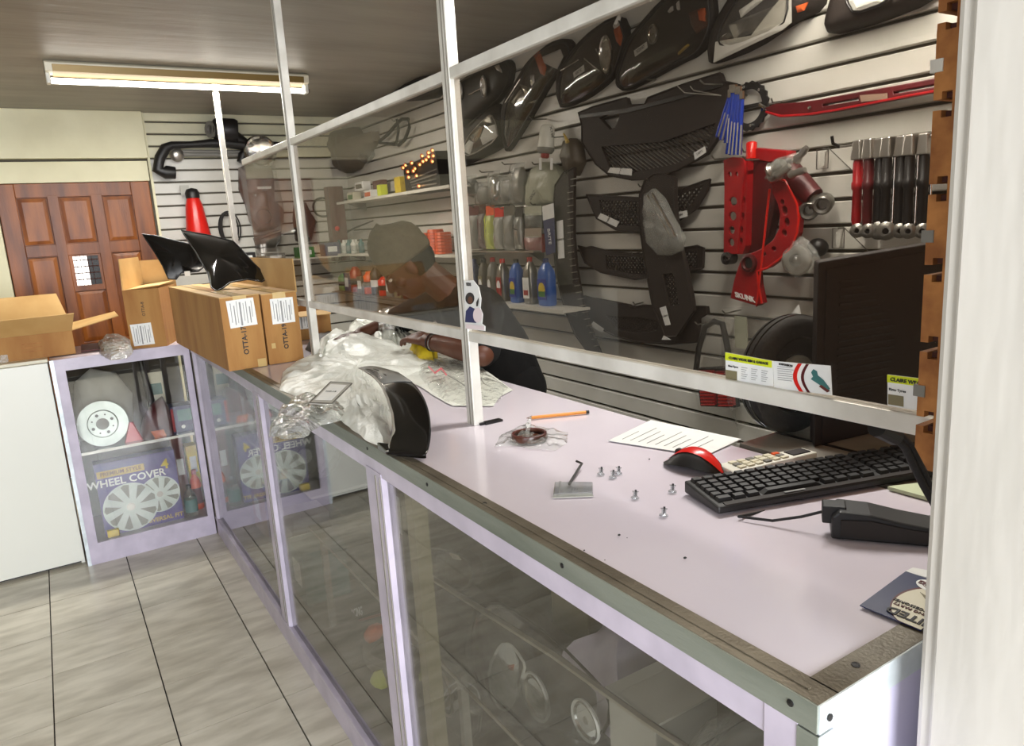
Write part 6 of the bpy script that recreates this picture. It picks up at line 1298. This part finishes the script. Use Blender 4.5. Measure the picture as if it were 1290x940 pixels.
make('lamp_body', MB().dome(densify([at(1,4.08,*p) for p in ((176,556),(180,530),(190,512),(205,500),(222,528),(224,545),(212,554),(192,560))], .02), (0,-1,0), .05, rings=5, back=.03), 'dark_red', t, smooth=True)
lp_ = make('amber_lens', MB().dome(densify([at(1,4.03,*p) for p in ((190,544),(206,541),(210,549),(196,553))], .01), (0,-1,0), .006, rings=3, back=.004), 'amber', t, smooth=True)
t = tag(make('black_pillar_trim', MB().tube([(.385,4.17,SZ+.012),(.37,4.17,SZ+.2),(.35,4.17,SZ+.42)], [.022,.018,.012], 8), 'black_plastic', smooth=True), 'slim black upright trim standing behind the red lamp in the low showcase', 'car part')
t = thing('reflector_triangle', 'small red and white warning reflector between the brake disc and the red lamp', 'reflector', (.255, 4.03, SZ)); p = [Vector((.215,4.03,SZ)), Vector((.295,4.03,SZ)), Vector((.262,4.03,SZ+.10)), Vector((.248,4.03,SZ+.10))]
make('panel', MB().prism(p, (0,.006,0)), 'pink', t); make('frame', MB().tube(p, .003, 6, closed=True), 'red', t)
t = thing('parts_box', 'teal and navy box with a red edge at the right end of the glass shelf', 'box', (.49, 4.08, SZ)); make('box_body', MB().box(.440, .545, 4.03, 4.13, SZ+.0005, SZ+.14), 'navy', t, bevel=.002); make('box_label', MB().box(.47, .54, 4.0285, 4.0305, SZ+.06, SZ+.12), 'teal', t); make('red_edge', MB().box(.44, .452, 4.0285, 4.0305, SZ+.01, SZ+.13), 'red', t); make('white_mark', MB().lathe((.49,4.0295,SZ+.03), (0,-1,0), [(.010,0),(.010,.001),(0,.001)], 10), 'paper', t)
t = thing('cleaning_sheet', 'pale card standing behind the red lamp, teal print on it', 'card', (.42, 4.24, SZ)); make('card', MB().box(.36, .45, 4.235, 4.245, SZ+.0005, SZ+.30), 'cream_plastic', t); make('print_band', MB().box(.37, .44, 4.2335, 4.235, SZ+.18, SZ+.24), 'teal', t)
t = thing('grey_bag', 'crumpled grey-white bag behind the brake disc in the low showcase', 'bag', (.14, 4.25, SZ)); make('bag_body', MB().dome(densify([(.03,4.25,SZ+.001),(.27,4.25,SZ+.001),(.30,4.25,SZ+.2),(.24,4.25,SZ+.32),(.13,4.25,SZ+.36),(.05,4.25,SZ+.3),(.02,4.25,SZ+.15)], .03), (0,-1,0), .05, rings=6, nz=.025, nf=12, back=.03), 'curtain_grey', t, smooth=True)
simple_bottle('clear bottle at the bottom right of the low showcase, beside the purple box', .468, 4.03, .1, .032, .17, 'pet', 'black_plastic', 'teal')
simple_bottle('orange bottle at the bottom right of the low showcase, behind the clear one', .515, 4.12, .1, .030, .22, 'orange', 'red', 'dark_red')
for i, (x, z, m_, l) in enumerate(((.47,.10,'maroon','tall dark red carton behind the clear bottle in the low showcase'),(.535,.10,'yellow','tall yellow pack in the right rear corner of the low showcase'))):
    t = thing('stock_carton', l, 'box', (x, 4.24, z)); make('box_body', MB().box(x-.032, x+.022, 4.20, 4.28, z+.0005, z+(.33 if i else .40)), m_, t, bevel=.002); make('box_label', MB().box(x-.02, x+.012, 4.198, 4.2, z+.18, z+.27), 'paper', t)

# ------------------------------------------------------------------ goods inside the long counter
GS = .455
gs = make('inner_shelf', MB().box(CX+.12, XB-.02, Y0c+.02, 2.6, GS-.008, GS), 'pet', ct)
make('shelf_edge', MB().box(CX+.117, CX+.12, Y0c+.02, 2.6, GS-.009, GS+.001), 'chrome_dull', ct)
for y in (.5, 1.45, 2.5): make('shelf_support', MB().box(CX+.13, CX+.15, y-.01, y+.01, .085, GS-.008), 'alu_groove', ct)
_XW = XW
XW = .90
def Xp(pts, x=.74): return [at(0, x, u, v) for u, v in pts]
headlamp('big headlamp with a bright kidney-shaped lens in the long counter', [(588,800),(597,765),(622,752),(652,766),(700,800),(742,842),(778,880),(775,925),(748,938),(700,925),(650,918),(612,902),(594,850)], None, group='headlamps on the glass shelf inside the long counter',
  els=[('bowl',677,877,.052,.9,'paper'),('bowl',740,907,.040,1,'paper'),('poly',[(730,902),(744,897),(750,908),(744,918),(732,914)],'paper'),('loop',[(630,812),(642,811),(652,822),(662,838),(658,852),(650,880),(640,896),(628,892),(618,872),(616,840)],.0035),('poly',[(618,838),(632,812),(644,815),(652,835),(650,880),(640,892),(624,880),(617,858)],'paper'),('poly',[(622,850),(640,856),(646,882),(632,890),(622,876)],'disc_metal'),('poly',[(640,834),(650,836),(649,846),(640,844)],'amber'),('poly',[(603,778),(612,764),(628,764),(622,772),(612,776),(606,788)],'chrome')], lens='lens_clear', hmat='dark_plastic')
headlamp('upturned dark headlamp near the lilac post in the middle of the long counter', [(522,700),(545,686),(590,700),(600,722),(590,745),(560,742),(530,728)], None, group='headlamps on the glass shelf inside the long counter',
  els=[('poly',[(566,694),(574,698),(580,706),(572,704)],'paper'),('bowl',548,712,.035,.8,'steel')], lens='lens_smoke', hmat='dark_plastic')
XW = .86
t = headlamp('clear bagged headlamp low in the long counter, right of the central post', [(512,860),(528,830),(560,824),(592,842),(612,880),(606,935),(560,950),(520,930)], None, group='headlamps on the glass shelf inside the long counter',
  els=[('bowl',560,872,.06,.9,'chrome_dull'),('poly',[(556,894),(584,876),(588,884),(568,900)],'paper'),('loop',[(556,890),(562,868),(580,856),(600,866),(606,884),(596,872),(578,864),(566,876)],.002),('poly',[(590,888),(604,900),(600,904),(588,894)],'chrome')], lens='lens_clear', hmat='dark_plastic')
XW = .90
t = headlamp('white-lensed lamp with a lime marker in the middle bay of the long counter', [(405,808),(420,790),(436,800),(446,835),(440,846),(420,832)], None, group='headlamps on the glass shelf inside the long counter', els=[], lens='lens_clear', hmat='white_plastic')
XW = _XW
t = thing('lime_marker', 'lime yellow curved marker standing low in the middle bay, left of the central post', 'marker', at(0,.70,475,880)); make('marker_body', MB().dome(densify(smooth_loop([at(0,.70,u,v) for u,v in ((462,888),(466,862),(472,842),(480,862),(484,892),(476,901),(466,898))]), .015), NX, .02, rings=4, back=.02), 'lime', t, smooth=True)
t = thing('orange_marker', 'small orange marker lens in the middle bay beside the central post', 'marker', at(0,.72,466,800)); make('marker_body', MB().dome(densify(smooth_loop([at(0,.72,u,v) for u,v in ((458,800),(466,786),(476,790),(474,806),(464,812))]), .012), NX, .015, rings=3, back=.02), 'orange', t, smooth=True)
t = thing('racing_strip', 'dark strip with red edge and pale lettering low in the middle bay', 'sticker', at(0,.80,440,780)); a, b2 = at(0,.80,412,794), at(0,.80,500,768); make('strip', MB().hexa([a, b2, b2+Vector((.004,0,0)), a+Vector((.004,0,0))], [a+Vector((0,0,.07)), b2+Vector((0,0,.07)), b2+Vector((.004,0,.07)), a+Vector((.004,0,.07))]), 'dark_plastic', t); make('red_edge', MB().tube([a, b2], .005, 6), 'red', t); text('lettering', 'RACING', .05, (a+b2)/2+Vector((-.001,0,.035)), b2*-1+a if (a-b2).y < 0 else b2-a, (0,0,1), 'paper', t, bold=True)
# long weather strip lying across the shelf
t = tag(make('rubber_strip', MB().tube([(.70,1.60,GS+.20),(.72,1.35,GS+.205),(.74,1.1,GS+.21),(.76,.85,GS+.2),(.80,.62,GS+.18)], .007, 6), 'chrome_dull', smooth=True), 'thin bright moulding running lengthwise above the headlamps in the long counter', 'moulding')
t = thing('shelf_box', 'pale grey carton on the glass shelf in the front bay of the long counter', 'box', (.85,.93,GS)); make('box_body', MB().box(.79, .95, .86, .99, GS+.0005, GS+.17), 'curtain_grey', t, bevel=.003); make('top_flap', MB().box(.785, .955, .855, .995, GS+.171, GS+.176), 'white_plastic', t)
t = thing('black_bagged_part', 'dark bulky part in film at the near end of the long counter', 'car part', (.86,.66,GS)); make('body', MB().dome(densify([(.72,.48,GS+.002),(1.02,.48,GS+.002),(1.02,.82,GS+.002),(.72,.82,GS+.002)], .04), (0,0,1), .24, rings=7, nz=.03, nf=9, flat=.5), 'black_plastic', t, smooth=True); make('wrap_film', MB().dome(densify([(.705,.47,GS+.002),(1.03,.47,GS+.002),(1.03,.83,GS+.002),(.705,.83,GS+.002)], .03), (0,0,1), .27, rings=9, nz=.03, nf=14, flat=.5), 'clear_film', t, smooth=True)
t = thing('purple_bag', 'lilac grey crumpled bag between the headlamps and the pale carton', 'bag', (.93,1.12,GS)); make('bag_body', MB().dome(densify([(.84,1.02,GS+.002),(1.05,1.02,GS+.002),(1.05,1.24,GS+.002),(.84,1.24,GS+.002)], .03), (0,0,1), .20, rings=7, nz=.03, nf=11, flat=.5), 'lilac_frame', t, smooth=True)
t = thing('khaki_carton', 'khaki carton standing at the back of the front bay of the long counter', 'box', (1.02,1.35,GS)); make('box_body', MB().box(.96, 1.09, 1.27, 1.42, GS+.0005, GS+.36), 'khaki', t, bevel=.003); make('box_label', MB().box(.958, .96, 1.30, 1.39, GS+.2, GS+.30), 'grey_ink', t)
for i, (x0,x1,y0,y1,h_,m_,l) in enumerate(((.80,1.05,1.75,1.98,.16,'dark_plastic','dark flat-topped part behind the central post on the glass shelf'),(.86,1.08,2.08,2.35,.26,'umber','brown carton on the glass shelf in the middle bay'))):
    t = thing('stock_carton', l, 'box', ((x0+x1)/2,(y0+y1)/2,GS)); make('box_body', MB().box(x0,x1,y0,y1,GS+.0005,GS+h_), m_, t, bevel=.004); make('box_label', MB().box(x0-.0015,x0,y0+.04,y1-.06,GS+h_*.3,GS+h_*.8), 'curtain_grey', t)
# far bay: wrapped lamps and cartons on two levels
t = thing('wrapped_lamp', 'large round lamp in clear wrap in the far bay, behind the lilac post', 'headlamp', (.80,2.86,.54)); c = Vector((.78,2.86,.68))
make('shell', MB().lathe(c, (-1,-.4,.1), [(0,-.12),(.06,-.11),(.11,-.04),(.12,.0),(0,.0)], 24), 'disc_metal', t, smooth=True); make('chrome_rim', MB().lathe(c, (-1,-.4,.1), [(.10,0),(.12,-.004),(.126,.010),(.112,.020),(.10,0)], 28), 'chrome_dull', t, smooth=True); make('bulb', MB().ball(c+Vector((-.01,-.02,-.03)), .03, 12, 8), 'white_plastic', t, smooth=True)
make('wrap_film', MB().ball(c+Vector((.01,.0,0)), (.13,.16,.138), 20, 14), 'clear_film', t, smooth=True)
fb = [(.78,3.12,.54,.12,.14,.20,'sage','sage green carton on the upper level of the far bay'),(.80,3.34,.54,.14,.16,.26,'umber','brown carton on the upper level of the far bay, beside the sage one'),(.80,3.58,.54,.14,.18,.20,'grey_plastic','grey carton on the upper level of the far bay'),(.82,3.80,.54,.14,.14,.26,'maroon','dark red carton in the far corner of the upper level'),
      (.76,2.80,.085,.18,.20,.22,'teal','teal carton on the floor of the far bay, nearest the post'),(.80,3.06,.085,.16,.18,.26,'curtain_grey','pale carton on the floor of the far bay'),(.80,3.32,.085,.18,.2,.30,'purple_dark','dark purple carton on the floor of the far bay'),(.80,3.60,.085,.18,.2,.24,'cardboard','brown kraft carton on the floor of the far bay')]
for x, y, z, sx, sy, h_, m_, l in fb:
    t = thing('stock_carton', l, 'box', (x,y,z)); make('box_body', MB().box(x-sx/2,x+sx/2,y-sy/2,y+sy/2,z+.0005,z+h_), m_, t, bevel=.004); make('box_label', MB().box(x-sx/2-.0015,x-sx/2,y-sy*.3,y+sy*.2,z+h_*.3,z+h_*.75), 'paper', t)
t = thing('floor_bagged_hose', 'ringed hose in clear film on the floor of the middle bay', 'hose', (.80,2.15,.085)); make('hose', MB().tube([(.80+.09*math.cos(a), 2.15+.11*math.sin(a), .11+.012*k) for k in range(3) for a in [2*PI*j/20 for j in range(20)]], .012, 8), 'grey_plastic', t, smooth=True)
t = thing('floor_bagged_lamp', 'clear bag with a pale lamp on the floor of the front bay', 'bag', (.82,1.2,.085)); make('bag_body', MB().dome(densify([(.70,1.05,.087),(.98,1.05,.087),(.98,1.38,.087),(.70,1.38,.087)], .03), (0,0,1), .16, rings=7, nz=.03, nf=12), 'clear_film', t, smooth=True); make('lamp_body', MB().ball((.84,1.21,.14), (.09,.12,.05), 16, 10), 'disc_metal', t, smooth=True)
